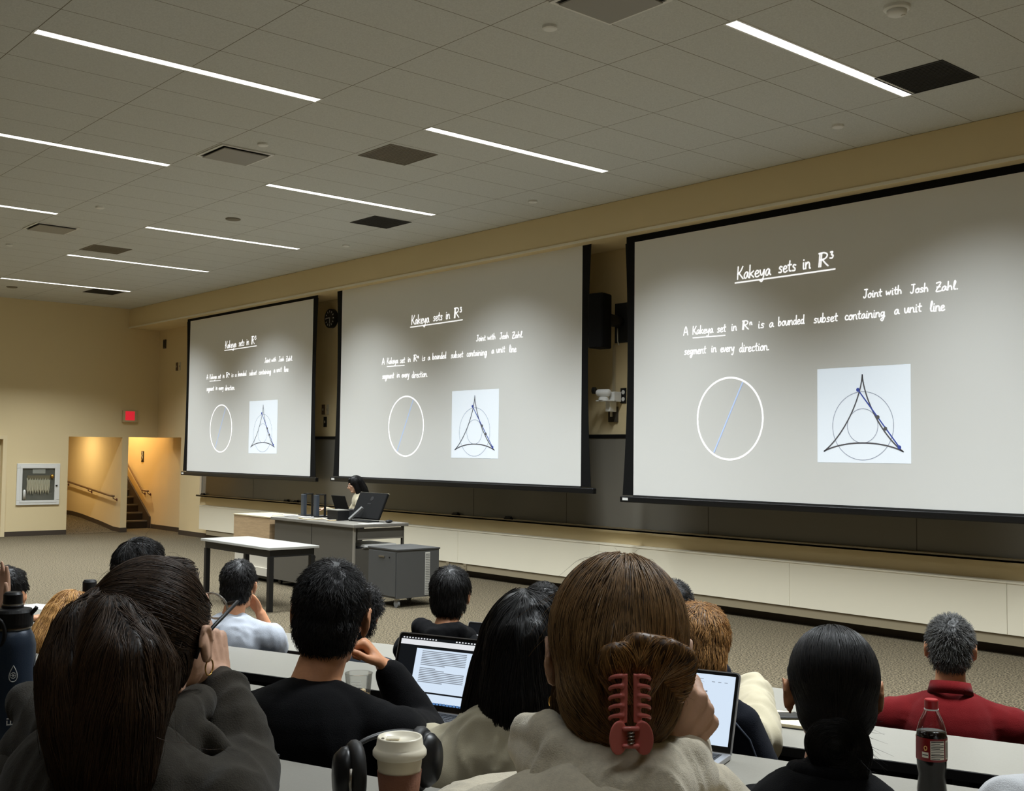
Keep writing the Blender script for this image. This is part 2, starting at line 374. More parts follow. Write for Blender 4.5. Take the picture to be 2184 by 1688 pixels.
# ------------------------------------------------------------------ ceiling fittings
LENS = mat('light_lens', (255, 255, 255), .5, emit=(255, 253, 248), es=3)
G = .6096; J = 1.2192
REAR = 11
def strip(i, j0, label, w=None):
    o = thing('strip_light', label, 'ceiling light', (i*G, (j0+1)*J, CH), 0, 'long strip lights in the ceiling')
    MB().box(-.065, -.048, -1.21, 1.21, -.006, .02).box(.048, .065, -1.21, 1.21, -.006, .02).box(-.065, .065, -1.225, -1.21, -.006, .02).box(-.065, .065, 1.21, 1.225, -.006, .02).build('trim_frame', WHITE, o)
    bx('lens', LENS, -.048, .048, -1.21, 1.21, -.004, .0, o)
    ld_ = bpy.data.lights.new('lamp', 'AREA'); ld_.shape = 'RECTANGLE'; ld_.size = .095; ld_.size_y = 2.42; ld_.energy = w or LAMP; ld_.spread = math.radians(SPREAD); ld_.color = LCOL
    lo_ = bpy.data.objects.new('lamp', ld_); COL.objects.link(lo_); lo_.parent = o; lo_.location = (0, 0, -.007)
    return o
for i, l in zip((0, -5.94, -11.08, -16.74, -21.8, -27.4), ('strip light over the screen wall, nearest to the viewer', 'strip light second from the viewer in the row along the screens', 'strip light in front of the middle screen beside the dark square vent', 'strip light beyond the round disc, facing the left screen', 'strip light behind the grey square vent, second from the far wall', 'strip light closest to the far left wall')):
    strip(i, -2, l)
for i, l in zip((-.5, -5.9, -11, -16.7), ('strip light overhead near the top edge', 'long strip light at upper left, nearest of the rear row', 'strip light in the rear row cut by the left edge, below the long one', 'strip light in the rear row with only its right end in view')):
    strip(i, -5, l)
for i, l in zip((-9, -3, 2.5, 8), ('strip light over the rows, left of the viewer', 'strip light over the rows above the ponytail', 'strip light over the rows above the viewer', 'strip light over the rows right of the viewer')):
    strip(i, -8, l, REAR)
for i in (-22, -27.4): strip(i, -5, 'strip light in the rear row, out of frame at the left')
strip(5.5, -2, 'strip light along the right screen, out of frame'); strip(5.5, -5, 'strip light overhead on the right, out of frame')
def vent(name, label, cat, i, j, m, proud=.004, frame=False):
    o = thing(name, label, cat, (i*G+.3, j*J+.3, CH), 0, 'square ceiling grilles' if not frame else 'square ceiling diffusers')
    if frame:
        MB().box(-.3, .3, -.3, -.27, -.012, 0).box(-.3, .3, .27, .3, -.012, 0).box(-.3, -.27, -.27, .27, -.012, 0).box(.27, .3, -.27, .27, -.012, 0).build('border', OFFW, o)
        MB().prism([(-.25, -.25), (.25, -.25), (.25, .25), (-.25, .25)], -.03, -.02).build('face_plate', mat('diffuser_plate', (150, 146, 136), .5), o)
        MB().box(-.27, .27, -.27, .27, -.003, 0).build('cavity', DARKV, o)
    else:
        MB().box(-.3, .3, -.3, -.285, -.006, 0).box(-.3, .3, .285, .3, -.006, 0).box(-.3, -.285, -.285, .285, -.006, 0).box(.285, .3, -.285, .285, -.006, 0).build('border', m, o)
        s = MB()
        for k in range(18): s.box(-.285, .285, -.285+k*.0317, -.285+k*.0317+.018, -.005, -.001)
        s.build('slats', m, o); MB().box(-.285, .285, -.285, .285, -.001, 0).build('backing', m, o)
    return o
vent('ceiling_vent', 'dark square vent beside the nearest strip light', 'vent', .05, -.5, DARKV)
vent('ceiling_vent', 'grey square vent left of the second strip light', 'vent', -8.08, -1.95, GREYV)
vent('ceiling_vent', 'dark square vent right of the strip light facing the middle screen', 'vent', -13.02, -.44, DARKV)
vent('ceiling_vent', 'grey square vent next to the far strip lights at left', 'vent', -20.8, -2.02, GREYV)
vent('ceiling_vent', 'dark square vent touching the farthest strip light', 'vent', -28.66, -.54, DARKV)
vent('ceiling_diffuser', 'white square diffuser at the top edge above the middle', 'vent', -1.0, -2.99, None, frame=True)
vent('ceiling_diffuser', 'white square diffuser with a light beside it, left of centre', 'vent', -10.0, -2.98, None, frame=True)
vent('ceiling_diffuser', 'white square diffuser near the far left strip lights', 'vent', -18.9, -3.02, None, frame=True)
for (x, y), l in zip([(-.94, -3.33), (-5.21, -3.33), (-.91, .33), (-5.24, .38), (-9.35, -3.41), (-9.42, .35), (-13, -3.41)],
    ['round sprinkler cover left of the top diffuser', 'bright round sprinkler cover beside the white diffuser', 'round sprinkler cover near the soffit over the right screen', 'round sprinkler cover near the soffit between right and middle screens', 'small sprinkler cover beyond the long strip at upper left', 'small sprinkler cover near the soffit over the left screen', 'small sprinkler cover at the left edge']):
    tag(MB().lathe([(.055, 0), (.055, -.02), (.045, -.026), (.001, -.027)], (0, 0, 0), 20).build('sprinkler_cover', WHITE, smooth=False), l, 'sprinkler', 'round sprinkler covers').location = (x, y, CH)
sm = thing('smoke_detector', 'round white smoke detector at the top right', 'smoke detector', (.94, -1.81, CH))
MB().lathe([(.09, 0), (.09, -.02), (.082, -.026), (.07, -.028)], n=28).build('base', WHITE, sm)
MB().lathe([(.068, -.026), (.066, -.05), (.05, -.062), (.001, -.064)], n=28).build('chamber', WHITE, sm, smooth=True)
MB().lathe([(.014, -.05), (.014, -.068), (.001, -.07)], (.035, .02, 0), 12).build('indicator', OFFW, sm)
for (x, y), l in zip([(-8.85, -1.8), (-17.77, -1.91)], ['round grey ceiling speaker between two strip lights left of centre', 'round grey ceiling speaker at far left near the wall']):
    d = thing('ceiling_speaker', l, 'speaker', (x, y, CH), 0, 'round ceiling speakers')
    MB().lathe([(.1, 0), (.1, -.01), (.09, -.015)], n=24).build('ring', GREYV, d)
    MB().lathe([(.088, -.012), (.001, -.014)], n=24).build('grille', mat('speaker_grille', (150, 142, 126), .7), d)

# ------------------------------------------------------------------ front wall: boards, panels, speaker, clock
bd = thing('writing_board', 'long grey glossy writing board running under the screens', 'board', (0, YW, 0))
MB().box(-17.15, 6.5, -.03, 0, .9, 2.06).build('surface', BOARD, bd)
MB().box(-17.2, 6.5, -.04, 0, 2.05, 2.1).build('top_rail', SATIN, bd)
MB().box(-17.2, -17.12, -.045, 0, .9, 2.05).build('end_frame', mat('board_frame', (205, 200, 186), .4, metal=.4), bd)
MB().box(-17.25, 6.5, -.1, -.03, .865, .885).box(-17.25, 6.5, -.1, -.09, .865, .9).build('chalk_tray', TRAY, bd)
sj = MB()
for x in (-14.9, -11.2, -8.1, -6.1, -3.66, -.98, 1.5): sj.box(x-.004, x+.004, -.032, -.029, .9, 2.06)
sj.build('seams', mat('board_seam', (70, 66, 58), .6), bd)
pn = thing('wall_panelling', 'long cream panel boxing along the foot of the front wall', 'panelling', (0, YW, 0))
XS = [-16.95, -13.3, -9.6, -7.3, -4.9, -2.4, -.98, 1.4, 3.8, 6.2]
XS = [-16.95, -14.4, -11.85, -8.3, -5.35, -2.42, .0, 2.6, 5.2]
for a, b in zip(XS[:-1], XS[1:]):
    bx('panel', CREAM, a+.002, b-.002, -.16, -.145, .2, .675, pn)
bx('cap', CREAM, XS[0], XS[-1], -.165, 0, .675, .69, pn)
bx('recess', mat('recess_shade_tone', (150, 138, 112), .7), XS[0]+.3, XS[-1], -.145, -.002, .1, .67, pn)  # shade of the gap under the panels, painted in as a darker wall tone
for x in (-8.55, -8.13):
    o = tag(MB().box(-.035, .035, -.01, 0, -.055, .055).box(-.02, .02, -.013, -.01, .01, .035).box(-.02, .02, -.013, -.01, -.035, -.01).build('power_outlet', mat('outlet_tan', (140, 128, 104), .5)),
        'tan power outlet low on the front wall, %s of the pair by the rolling cabinet' % ('left' if x < -8.3 else 'right'), 'outlet', 'outlets under the panelling')
    o.location = (x, YW-.147, .15)
ER = mat('eraser_felt', (20, 19, 18), .9)
for x, l in ((-17.0, 'black board eraser at the left end of the chalk tray'), (-13.55, 'black board eraser on the tray left of the desk'), (-13.2, 'black eraser beside another on the tray left of the desk'), (-8.48, 'black eraser on the tray right of the desk'), (-7.26, 'black eraser on the tray below the middle screen')):
    e = thing('board_eraser', l, 'eraser', (x, YW-.065, .886), 0, 'erasers on the tray')
    bx('felt', ER, -.075, .075, -.022, .022, 0, .03, e); bx('grip', BLACK, -.06, .06, -.018, .018, .03, .05, e, bevel=.004)

# handwriting
GL = {
 'K': (.6, [[(.05, 1), (.03, .5), (.02, 0)], [(.52, .98), (.3, .62), (.04, .42)], [(.14, .48), (.35, .25), (.58, 0)]]),
 'R': (.72, [[(.1, 1), (.05, 0)], [(.22, 1), (.17, 0)], [(.02, 1), (.4, 1.02), (.62, .85), (.5, .6), (.17, .5)], [(.3, .5), (.5, .22), (.7, 0)]]),
 'a': (.5, [[(.42, .42), (.25, .5), (.06, .3), (.08, .05), (.25, .04), (.4, .4), (.42, .12), (.54, .03)]]),
 'k': (.5, [[(.06, 1), (.05, 0)], [(.42, .5), (.08, .26), (.2, .22), (.46, 0)]]),
 'e': (.46, [[(.06, .24), (.3, .28), (.4, .4), (.24, .5), (.07, .34), (.1, .06), (.28, 0), (.46, .1)]]),
 'y': (.5, [[(.03, .5), (.1, .16), (.24, .1), (.42, .46)], [(.45, .5), (.4, .05), (.24, -.4), (.04, -.32)]]),
 's': (.42, [[(.38, .44), (.2, .5), (.1, .36), (.3, .2), (.28, .03), (.03, .04)]]),
 't': (.4, [[(.2, .85), (.16, .12), (.34, .03)], [(.0, .52), (.38, .54)]]),
 'i': (.24, [[(.1, .5), (.1, .05), (.2, .02)], [(.12, .68), (.13, .73)]]),
 'n': (.52, [[(.05, .5), (.05, 0)], [(.05, .3), (.25, .5), (.4, .38), (.42, .05), (.52, .02)]]),
 '3': (.5, [[(.05, .95), (.35, .98), (.2, .58), (.42, .4), (.3, .03), (.02, .05)]]),
 'J': (.5, [[(.1, 1), (.5, 1)], [(.34, 1), (.3, .2), (.12, 0), (.0, .15)]]),
 'o': (.48, [[(.3, .5), (.07, .35), (.1, .05), (.32, .03), (.42, .3), (.26, .5), (.48, .42)]]),
 'w': (.64, [[(.03, .5), (.1, .05), (.3, .36), (.4, .04), (.58, .5)]]),
 'h': (.5, [[(.08, 1), (.05, 0)], [(.06, .3), (.26, .48), (.4, .3), (.42, .02)]]),
 'Z': (.55, [[(.06, .95), (.5, .97), (.05, .03), (.55, .03)], [(.12, .5), (.45, .5)]]),
 'l': (.28, [[(.06, .3), (.24, .8), (.16, 1), (.08, .6), (.1, .1), (.26, .05)]]),
 'A': (.62, [[(.02, 0), (.3, 1), (.58, 0)], [(.12, .35), (.5, .35)]]),
 'u': (.52, [[(.04, .5), (.08, .08), (.26, .03), (.42, .5)], [(.42, .5), (.43, .1), (.54, .03)]]),
 'b': (.5, [[(.08, 1), (.06, 0)], [(.06, .3), (.28, .5), (.42, .25), (.25, 0), (.06, .08)]]),
 'd': (.52, [[(.4, .4), (.2, .48), (.05, .22), (.2, 0), (.4, .2)], [(.44, 1), (.42, .1), (.52, .02)]]),
 'c': (.42, [[(.38, .42), (.2, .5), (.06, .25), (.18, .02), (.42, .08)]]),
 'g': (.5, [[(.4, .42), (.2, .5), (.05, .28), (.18, .05), (.4, .3)], [(.42, .5), (.4, -.1), (.22, -.42), (.05, -.25), (.3, -.08), (.52, .06)]]),
 'm': (.74, [[(.04, .5), (.05, 0)], [(.05, .32), (.22, .5), (.32, .3), (.33, 0)], [(.33, .32), (.5, .5), (.62, .3), (.64, .03), (.74, .03)]]),
 'v': (.46, [[(.03, .5), (.2, .02), (.42, .5)]]),
 'r': (.38, [[(.06, .5), (.07, 0)], [(.07, .28), (.2, .48), (.38, .44)]]),
 '.': (.2, [[(.08, .02), (.1, .06)]]),
}
def smooth_line(p, k=4):
    if len(p) < 3: return p
    q = [p[0]] + list(p) + [p[-1]]; out = []
    for i in range(1, len(q)-2):
        a, b, c, d = q[i-1], q[i], q[i+1], q[i+2]
        for s in range(k):
            t = s/k
            out.append(tuple(.5*((2*b[n]) + (-a[n]+c[n])*t + (2*a[n]-5*b[n]+4*c[n]-d[n])*t*t + (-a[n]+3*b[n]-3*c[n]+d[n])*t**3) for n in (0, 1)))
    return out + [p[-1]]
def write(txt, x0, x1, z, h):
    h *= 1.12; tot = sum(GL[c][0]+.04 for c in txt); s = (x1-x0)/tot; x = x0; out = []
    for c in txt:
        w_, st_ = GL[c]
        for ln in st_:
            out.append([(x + px*s + pz*h*.04, z + pz*h) for px, pz in smooth_line(ln)])
        x += (w_+.04)*s
    return out
WORDS = [('Kakeya', -2.83, -2.38, 3.81, .125), ('sets', -2.28, -2.05, 3.82, .12), ('in', -1.975, -1.87, 3.825, .12), ('R', -1.78, -1.65, 3.825, .125), ('3', -1.64, -1.59, 3.9, .06),
 ('Joint', -1.25, -1.04, 3.447, .075), ('with', -1.0, -.825, 3.45, .075), ('Josh', -.735, -.545, 3.443, .075), ('Zahl.', -.475, -.24, 3.435, .075),
 ('A', -3.61, -3.535, 3.236, .09), ('Kakeya', -3.47, -3.17, 3.238, .085), ('set', -3.115, -2.985, 3.236, .085), ('in', -2.915, -2.835, 3.24, .085), ('R', -2.765, -2.67, 3.24, .085), ('n', -2.66, -2.625, 3.285, .055),
 ('is', -2.55, -2.46, 3.24, .085), ('a', -2.4, -2.34, 3.24, .085), ('bounded', -2.285, -1.95, 3.245, .085), ('subset', -1.836, -1.545, 3.24, .085), ('containing', -1.467, -1.01, 3.24, .085), ('a', -.91, -.855, 3.252, .085), ('unit', -.803, -.615, 3.256, .085), ('line', -.533, -.38, 3.245, .09),
 ('segment', -3.595, -3.27, 3.01, .085), ('in', -3.2, -3.12, 3.015, .085), ('every', -3.066, -2.87, 3.008, .085), ('direction.', -2.804, -2.395, 2.992, .09)]
def arc(cx, cz, rx, rz, n=72): return [(cx+rx*math.cos(2*PI*k/n), cz+rz*math.sin(2*PI*k/n)) for k in range(n+1)]
YS = 1.3
def screen(label, x0, x1, zt, zb, barl, barr, dx, top_black, dz=0):
    s = thing('projection_screen', label, 'projection screen', ((x0+x1)/2, YS, zb), 0, 'three projection screens')
    ox = (x0+x1)/2
    X = lambda x: x-ox
    Z = lambda z: z-zb
    MB().box(X(x0), X(x1), 0, .004, 0, Z(zt)).build('fabric', FABRIC, s)
    for sgn, xe, xo in ((-1, x0, barl), (1, x1, barr)):
        b = MB(); inn = X(xe); n = 10; o1 = []
        for k in range(n+1):
            f = k/n; z = Z(zt)*f + (.0)
            wdt = .11 + .07*(abs(f-.55)/.55)**2
            o1.append((inn + sgn*wdt, z))
        for k in range(n):
            b.poly([(inn, .001, o1[k][1]), (o1[k][0], .001, o1[k][1]), (o1[k+1][0], .001, o1[k+1][1]), (inn, .001, o1[k+1][1]),
                    (inn, .005, o1[k][1]), (o1[k][0], .005, o1[k][1]), (o1[k+1][0], .005, o1[k+1][1]), (inn, .005, o1[k+1][1])],
                   [(0, 1, 2, 3), (4, 7, 6, 5), (1, 5, 6, 2), (0, 3, 7, 4)])
        b.build('black_border', BLACKM, s)
    if top_black: MB().box(X(x0)-.14, X(x1)+.14, .001, .005, Z(zt), Z(4.52)).build('black_drop', BLACKM, s)
    MB().box(X(barl), X(barr), -.03, .035, -.085, -.012).build('bottom_bar', SATIN, s, bevel=.012)
    MB().box(X(x0), X(x1), -.012, .016, -.014, .006).build('hem', mat('screen_hem', (40, 40, 40), .5), s)
    for xe in (X(barl)+.05,): MB().box(xe, xe+.09, -.034, -.03, -.06, -.03).build('bar_clip', WHITE, s)
    # what is projected
    L = []
    for wd in WORDS: L += write(*wd)
    L += [[(-2.861, 3.773), (-2.2, 3.776), (-1.578, 3.782)], [(-3.467, 3.198), (-3.0, 3.194)]]
    Ls = [[(X(x+dx), Z(z+dz)) for x, z in ln] for ln in L]
    T0 = sum(len(GL[c][1]) for wd in WORDS[:5] for c in wd[0])
    plines('slide_title', SCREENW, Ls[:T0] + Ls[-2:-1], -.002, .0074, s); plines('slide_handwriting', SCREENW, Ls[T0:-2] + Ls[-1:], -.002, .0056, s)
    ov = [arc(-2.94, 2.255, .455, .458)]
    plines('slide_circle', SCREENW, [[(X(x+dx), Z(z+dz)) for x, z in ln] for ln in ov], -.002, .0095, s)
    plines('slide_needle', P_LB, [[(X(x+dx), Z(z+dz)) for x, z in ((-2.756, 2.653), (-3.155, 1.878))]], -.0025, .008, s)
    bxl, bxr, bzb, bzt = -1.793, -.74, 1.783, 2.752
    pic = MB().poly([(X(bxl+dx), -.002, Z(bzb+dz)), (X(bxr+dx), -.002, Z(bzb+dz)), (X(bxr+dx), -.002, Z(bzt+dz)), (X(bxl+dx), -.002, Z(bzt+dz))], [(0, 1, 2, 3)]).build('slide_picture', SCREENB, s)
    cx, cz, r = (bxl+bxr)/2 - .0, bzt-.615*(bzt-bzb), .172
    T = lambda pts: [(X(x+dx), Z(z+dz)) for x, z in pts]
    de = [(cx + r*(2*math.sin(t_) - math.sin(2*t_)) * (1), cz + r*(2*math.cos(t_) + math.cos(2*t_))) for t_ in [2*PI*k/120 for k in range(121)]]
    plines('thin_circle', P_THIN, [T(arc(cx, cz, r, r))], -.003, .0042, pic); plines('thin_circle', P_THIN, [T(arc(cx, cz, 2*r*1.0, 2*r))], -.003, .0042, pic)
    plines('deltoid', P_DARK, [T(de)], -.0035, .0075, pic)
    e0 = (cx-.047*1.05, cz+.365); e1 = (cx+.405, cz-.215)
    plines('segment', P_BLUE, [T([e0, e1])], -.004, .007, pic)
    for (px, pz), nm_, mm in ((e0, 'blue_point', P_BLUE), (e1, 'blue_point', P_BLUE), ((cx+.172, cz+.085), 'grey_point', P_DARK), ((cx+.255, cz-.03), 'grey_point', P_DARK)):
        q = T(arc(px, pz, .02, .02, 16))[:-1]; MB().poly([(a, -.0045, b_) for a, b_ in q], [tuple(range(16))]).build(nm_, mm, pic)
    return s
screen('left projection screen, smallest in view, beside the wall clock', -16.75, -11.92, 4.47, 1.4, -16.97, -11.69, -12.345, True, .0)
screen('middle projection screen behind the speaker at the desk', -11.0, -5.3, 4.54, 1.425, -11.23, -5.05, -6.19, False, -.02)
screen('right projection screen, largest in view, running out of frame', -4.39, .46, 4.44, 1.345, -4.59, .66, 0, True)

# clock
ck = thing('wall_clock', 'round black wall clock between left and middle screens', 'clock', (-12.16, YW, 4.19))
RX = M.Rotation(PI/2, 4, 'X')
MB().lathe([(.17, 0), (.17, .075), (.158, .08), (.152, .07)], n=32, mtx=RX).build('case', BLACK, ck, smooth=False)
MB().lathe([(.15, .05), (.15, .071)], n=32, mtx=RX).build('dial', mat('clock_dial', (60, 60, 56), .5), ck)
hn = MB().box(-.125, .01, -.076, -.073, .0, .018).box(-.008, .008, -.076, -.073, -.09, .01).build('hands', WHITE, ck)
tk = MB()
for k in range(12):
    mt = M.Rotation(k*PI/6, 4, 'Y'); tk.box(-.008, .008, -.076, -.073, .105, .142, mt)
tk.build('hour_marks', WHITE, ck)
# loudspeaker with bracket
sp = thing('wall_loudspeaker', 'black loudspeaker hung on a wall bracket between middle and right screens', 'loudspeaker', (-5.12, YW, 3.56))
MB().prism([(-.2, -.13), (-.17, -.2), (.12, -.2), (.14, -.1), (.1, .12), (-.16, .12)], -.36, .36, M.Translation((.07, -.42, -.03)) @ M.Rotation(.2, 4, 'Z') @ M.Diagonal((.72, .8, .97, 1))).build('enclosure', BLACKM, sp, bevel=.02)
MB().cap_((.06, -.32, 0), (-.0, -.05, 0), .09, .07).build('swivel', BLACK, sp, smooth=True)
bx('wall_plate', mat('plate_charcoal', (44, 46, 48), .5), -.11, .12, -.02, 0, -.27, .25, sp, bevel=.004)
MB().tube([(-.04, -.04, -.08), (-.02, -.06, -.16), (-.045, -.03, -.25), (-.03, -.02, -.3)], .008, 8).build('lead', WHITE, sp, smooth=True)
cb = tag(MB().box(-.02, .02, -.025, 0, -.38, .44).build('cable_trunking', mat('trunking_cream', (190, 178, 150), .5)), 'cream cable trunking running down from the wall loudspeaker', 'trunking'); cb.location = (-5.24, YW, 2.83)
jb = thing('junction_box', 'dark junction box at the foot of the cable trunking', 'junction box', (-5.25, YW, 2.36)); bx('cover', mat('plate_dark', (70, 64, 54), .5), -.08, .08, -.03, 0, -.1, .1, jb, bevel=.004); bx('conduit_stub', CREAM, -.04, -.0, -.036, -.03, -.03, .1, jb)
ol = thing('wall_outlet', 'dark twin outlet right of the white camera', 'outlet', (-5.08, YW, 2.6)); bx('plate', BLACK, -.05, .05, -.01, 0, -.1, .1, ol, bevel=.003)
MB().lathe([(.028, 0), (.028, .004)], (0, 0, 0), 14, M.Translation((0, -.01, .045)) @ RX).lathe([(.028, 0), (.028, .004)], (0, 0, 0), 14, M.Translation((0, -.01, -.045)) @ RX).build('sockets', WHITE, ol)
pc = thing('conference_camera', 'white pan tilt camera on a bracket between the screens', 'camera', (-5.2, YW-.25, 2.52))
MB().box(-.13, .16, -.06, .14, 0, .02).box(.02, .16, .1, .25, 0, .16).prism([(-.02, .06), (.1, .06), (.04, .25)], -.16, 0).build('bracket', WHITE, pc, bevel=.004)
MB().lathe([(.085, .02), (.08, .06), (.06, .075)], n=24).build('foot', WHITE, pc, smooth=False)
hd = MB().cap_((-.09, -.02, .14), (.06, .04, .14), .06, .062, 20).build('head', WHITE, pc, smooth=True)
MB().lathe([(.045, -.02), (.045, .018), (.03, .02)], n=18, mtx=M.Translation((-.122, -.05, .142)) @ M.Rotation(-PI/2, 4, 'Y') @ M.Rotation(.35, 4, 'X')).build('lens', BLACK, hd)
for o_ in list(pc.children): o_.data.transform(M.Diagonal((.7, .85, .8, 1)))
# small switches
for i, (x, z, dx_, l) in enumerate(((-12.42, 2.58, .05, 'brown wall plate below the clock'), (-12.27, 2.58, .04, 'pale switch plate below the clock, next to the brown one'), (-12.35, 2.36, .05, 'small dark knob plate under the clock'), (-18.55, 3.66, .05, 'brown wall plate near the left edge of the left screen'), (-18.4, 3.66, .035, 'pale plate beside the brown one left of the screens'))):
    s_ = thing('switch_plate', l, 'switch', (x, YW, z)); bx('plate', mat('plate_brown', (96, 74, 52), .5) if i in (0, 3) else (BLACK if i == 2 else mat('plate_ivory', (200, 190, 165), .5)), -dx_, dx_, -.012, 0, -.09, .09, s_, bevel=.003)
    bx('toggle', mat('toggle_cream', (170, 160, 140), .5), -.012, .012, -.024, -.012, -.02, .02, s_)
ws = thing('wall_box', 'small dark box high in the front left corner', 'wall box', (-19.2, YW, 4.2)); bx('case', mat('plate_dark', (70, 64, 54), .5), -.06, .06, -.03, 0, -.1, .1, ws, bevel=.005); bx('face', BLACK, -.04, .04, -.033, -.03, -.07, .07, ws)

# ------------------------------------------------------------------ stage furniture
tb = thing('side_table', 'white topped table with black legs in front of the desk', 'table', (-7.4, -2.1, 0))
bx('tabletop', mat('table_white', (160, 159, 153), .35), -.87, .87, -.33, .33, .705, .735, tb, bevel=.004)
MB().box(-.82, .82, -.29, -.265, .62, .705).box(-.82, .82, .265, .29, .62, .705).box(-.82, -.795, -.265, .265, .62, .705).box(.795, .82, -.265, .265, .62, .705).build('apron', BLACK, tb)
for sx in (-1, 1):
    for sy in (-1, 1):
        bx('leg', BLACK, sx*.8-.028, sx*.8+.028, sy*.27-.028, sy*.27+.028, 0, .62, tb)
dk = thing('instructor_desk', 'grey instructor desk with computers, in front of the board', 'desk', (-8.03, -.6, 0))
bx('worktop', DESKT, -1.03, 1.07, -.42, .42, .885, .925, dk, bevel=.005)
MB().box(-.98, 1.0, -.38, -.36, .07, .885).box(-.98, -.96, -.36, .38, .07, .885).box(-.96, 1.0, -.36, .38, .07, .1).box(-.02, 0, -.36, .38, .1, .885).build('carcass', DESKG, dk)
bx('side_panel', DESKG, 1.0, 1.02, -.38, .38, .07, .62, dk); bx('end_post', DESKG, .98, 1.02, .36, .385, .62, .885, dk)
bx('corner_strip', mat('strip_grey', (140, 134, 122), .5), .995, 1.024, -.386, -.36, .07, .885, dk)
dw = bx('drawer', DESKG, 1.0, 1.02, -.33, .36, .73, .87, dk, bevel=.004); bx('drawer_pull', mat('strip_grey', (140, 134, 122), .5), 1.02, 1.03, -.33, .36, .735, .745, dw)
bx('keyboard_shelf', BLACK, .3, .99, -.34, .37, .62, .635, dk)
bx('seam', BLACK, -.002, .004, -.383, -.379, .07, .885, dk)
MB().lathe([(.012, 0), (.012, .006)], n=12, mtx=M.Translation((.1, -.38, .45)) @ RX).build('lock', BLACK, dk)
for x in (-.9, -.1, .9):
    MB().lathe([(.035, -.015), (.035, .015)], n=16, mtx=M.Translation((x, -.32, .035)) @ RX).build('caster', BLACK, dk)
o = tag(bx('paper_stack', WHITE, -.3, .3, -.24, .24, 0, .03), 'white papers in the open slot of the desk end', 'paper'); o.location = (-7.28, -.6, .636)
lc = thing('lectern_cabinet', 'wood fronted cabinet with white lower box left of the desk', 'cabinet', (-9.65, -.68, 0))
bx('upper_case', WOOD, -.53, .53, -.32, .3, .5, .9, lc, bevel=.003); bx('top', mat('lectern_top', (196, 182, 150), .45), -.54, .54, -.33, .31, .9, .915, lc)
bx('lower_case', mat('cabinet_white', (196, 190, 176), .45), -.5, .5, -.31, .29, .09, .5, lc, bevel=.004)
bx('ledge', mat('cabinet_white', (196, 190, 176), .45), -.51, .51, -.34, -.31, .09, .2, lc); bx('plinth', BLACK, -.48, .48, -.28, .28, .04, .09, lc)
for sx in (-1, 1):
    for sy in (-1, 1): MB().lathe([(.02, -.012), (.02, .012)], n=14, mtx=M.Translation((sx*.42, sy*.24, .02)) @ RX).build('caster', BLACK, lc)
rc = thing('rolling_cabinet', 'dark grey equipment cabinet on casters beside the desk', 'cabinet', (-6.29, -.73, 0))
bx('carcass', CABG, -.3, .3, -.31, .31, .11, .67, rc, bevel=.003); bx('top', mat('cabinet_top', (66, 66, 65), .4), -.31, .31, -.32, .32, .67, .69, rc, bevel=.003)
d_ = bx('door', CABG, -.28, .28, -.32, -.31, .13, .65, rc, bevel=.002); MB().box(-.06, .06, -.33, -.32, .58, .6).build('handle', STEEL, d_); MB().lathe([(.01, 0), (.01, .006)], n=12, mtx=M.Translation((.16, -.32, .59)) @ RX).build('lock', BLACK, d_)
vs = bx('vent_strip', mat('vent_pale', (190, 188, 180), .5), .3, .306, .1, .17, .13, .64, rc)
sl = MB()
for k in range(24): sl.box(.306, .308, .105, .165, .14+k*.0205, .15+k*.0205)
sl.build('slots', mat('slot_grey', (120, 120, 116), .6), vs)
for sx in (-1, 1):
    for sy in (-1, 1):
        c_ = MB().lathe([(.045, -.015), (.045, .015)], n=18, mtx=M.Translation((sx*.24, sy*.26, .045)) @ M.Rotation(PI/2, 4, 'X')).build('caster', mat('caster_grey', (110, 110, 108), .4), rc)
        MB().box(sx*.24-.025, sx*.24+.025, sy*.26-.02, sy*.26+.02, .088, .11).build('fork', STEEL, c_)
# things on the desk
ZD = .926
mo = thing('monitor', 'large black pen display tilted back, seen from behind on desk', 'monitor', (-7.5, -.5, ZD))
mt = M.Translation((0, 0, .03)) @ M.Rotation(math.radians(-24), 4, 'X')
MB().box(-.32, .32, -.02, .02, .0, .37, mt).build('housing', BLACKM, mo, bevel=.012)
bx('front_edge', mat('monitor_edge', (150, 142, 120), .4), -.32, .32, .0, .021, .366, .374, mo).matrix_local = mt
MB().lathe([(.032, 0), (.032, .002), (.026, .003)], n=20, mtx=mt @ M.Translation((.02, -.0205, .28)) @ RX).build('emblem', mat('emblem_grey', (70, 70, 72), .3, metal=.6), mo)
MB().box(-.04, .04, -.0225, -.02, .2, .215, mt).build('name_plate', mat('emblem_grey', (70, 70, 72), .3), mo)
MB().box(-.2, .25, -.12, .06, 0, .016).build('stand_foot', BLACK, mo, bevel=.004)
MB().tube([(-.17, -.13, .02), (-.03, -.02, .18)], .022, 4).build('stand_arm', mat('stand_silver', (150, 150, 148), .35, metal=.6), mo)
for x, l in ((-9.02, 'left of two slim dark upright units on the desk'), (-8.68, 'right of two slim dark upright units on the desk')):
    u = thing('desktop_unit', l, 'computer', (x, -.52, ZD), 0, 'upright slim units on the desk')
    bx('case', mat('unit_slate', (58, 64, 72), .45), -.05, .03, -.02, .03, .0, .3, u, bevel=.005); bx('rear_frame', BLACK, .06, .09, .08, .1, .0, .31, u); bx('foot', BLACK, -.075, .11, -.045, .15, 0, .012, u)
    bx('top_bridge', BLACK, -.05, .09, .02, .1, .3, .315, u)
lp = thing('presenter_laptop', 'open dark laptop seen from behind on the desk', 'laptop', (-8.2, -.4, ZD))
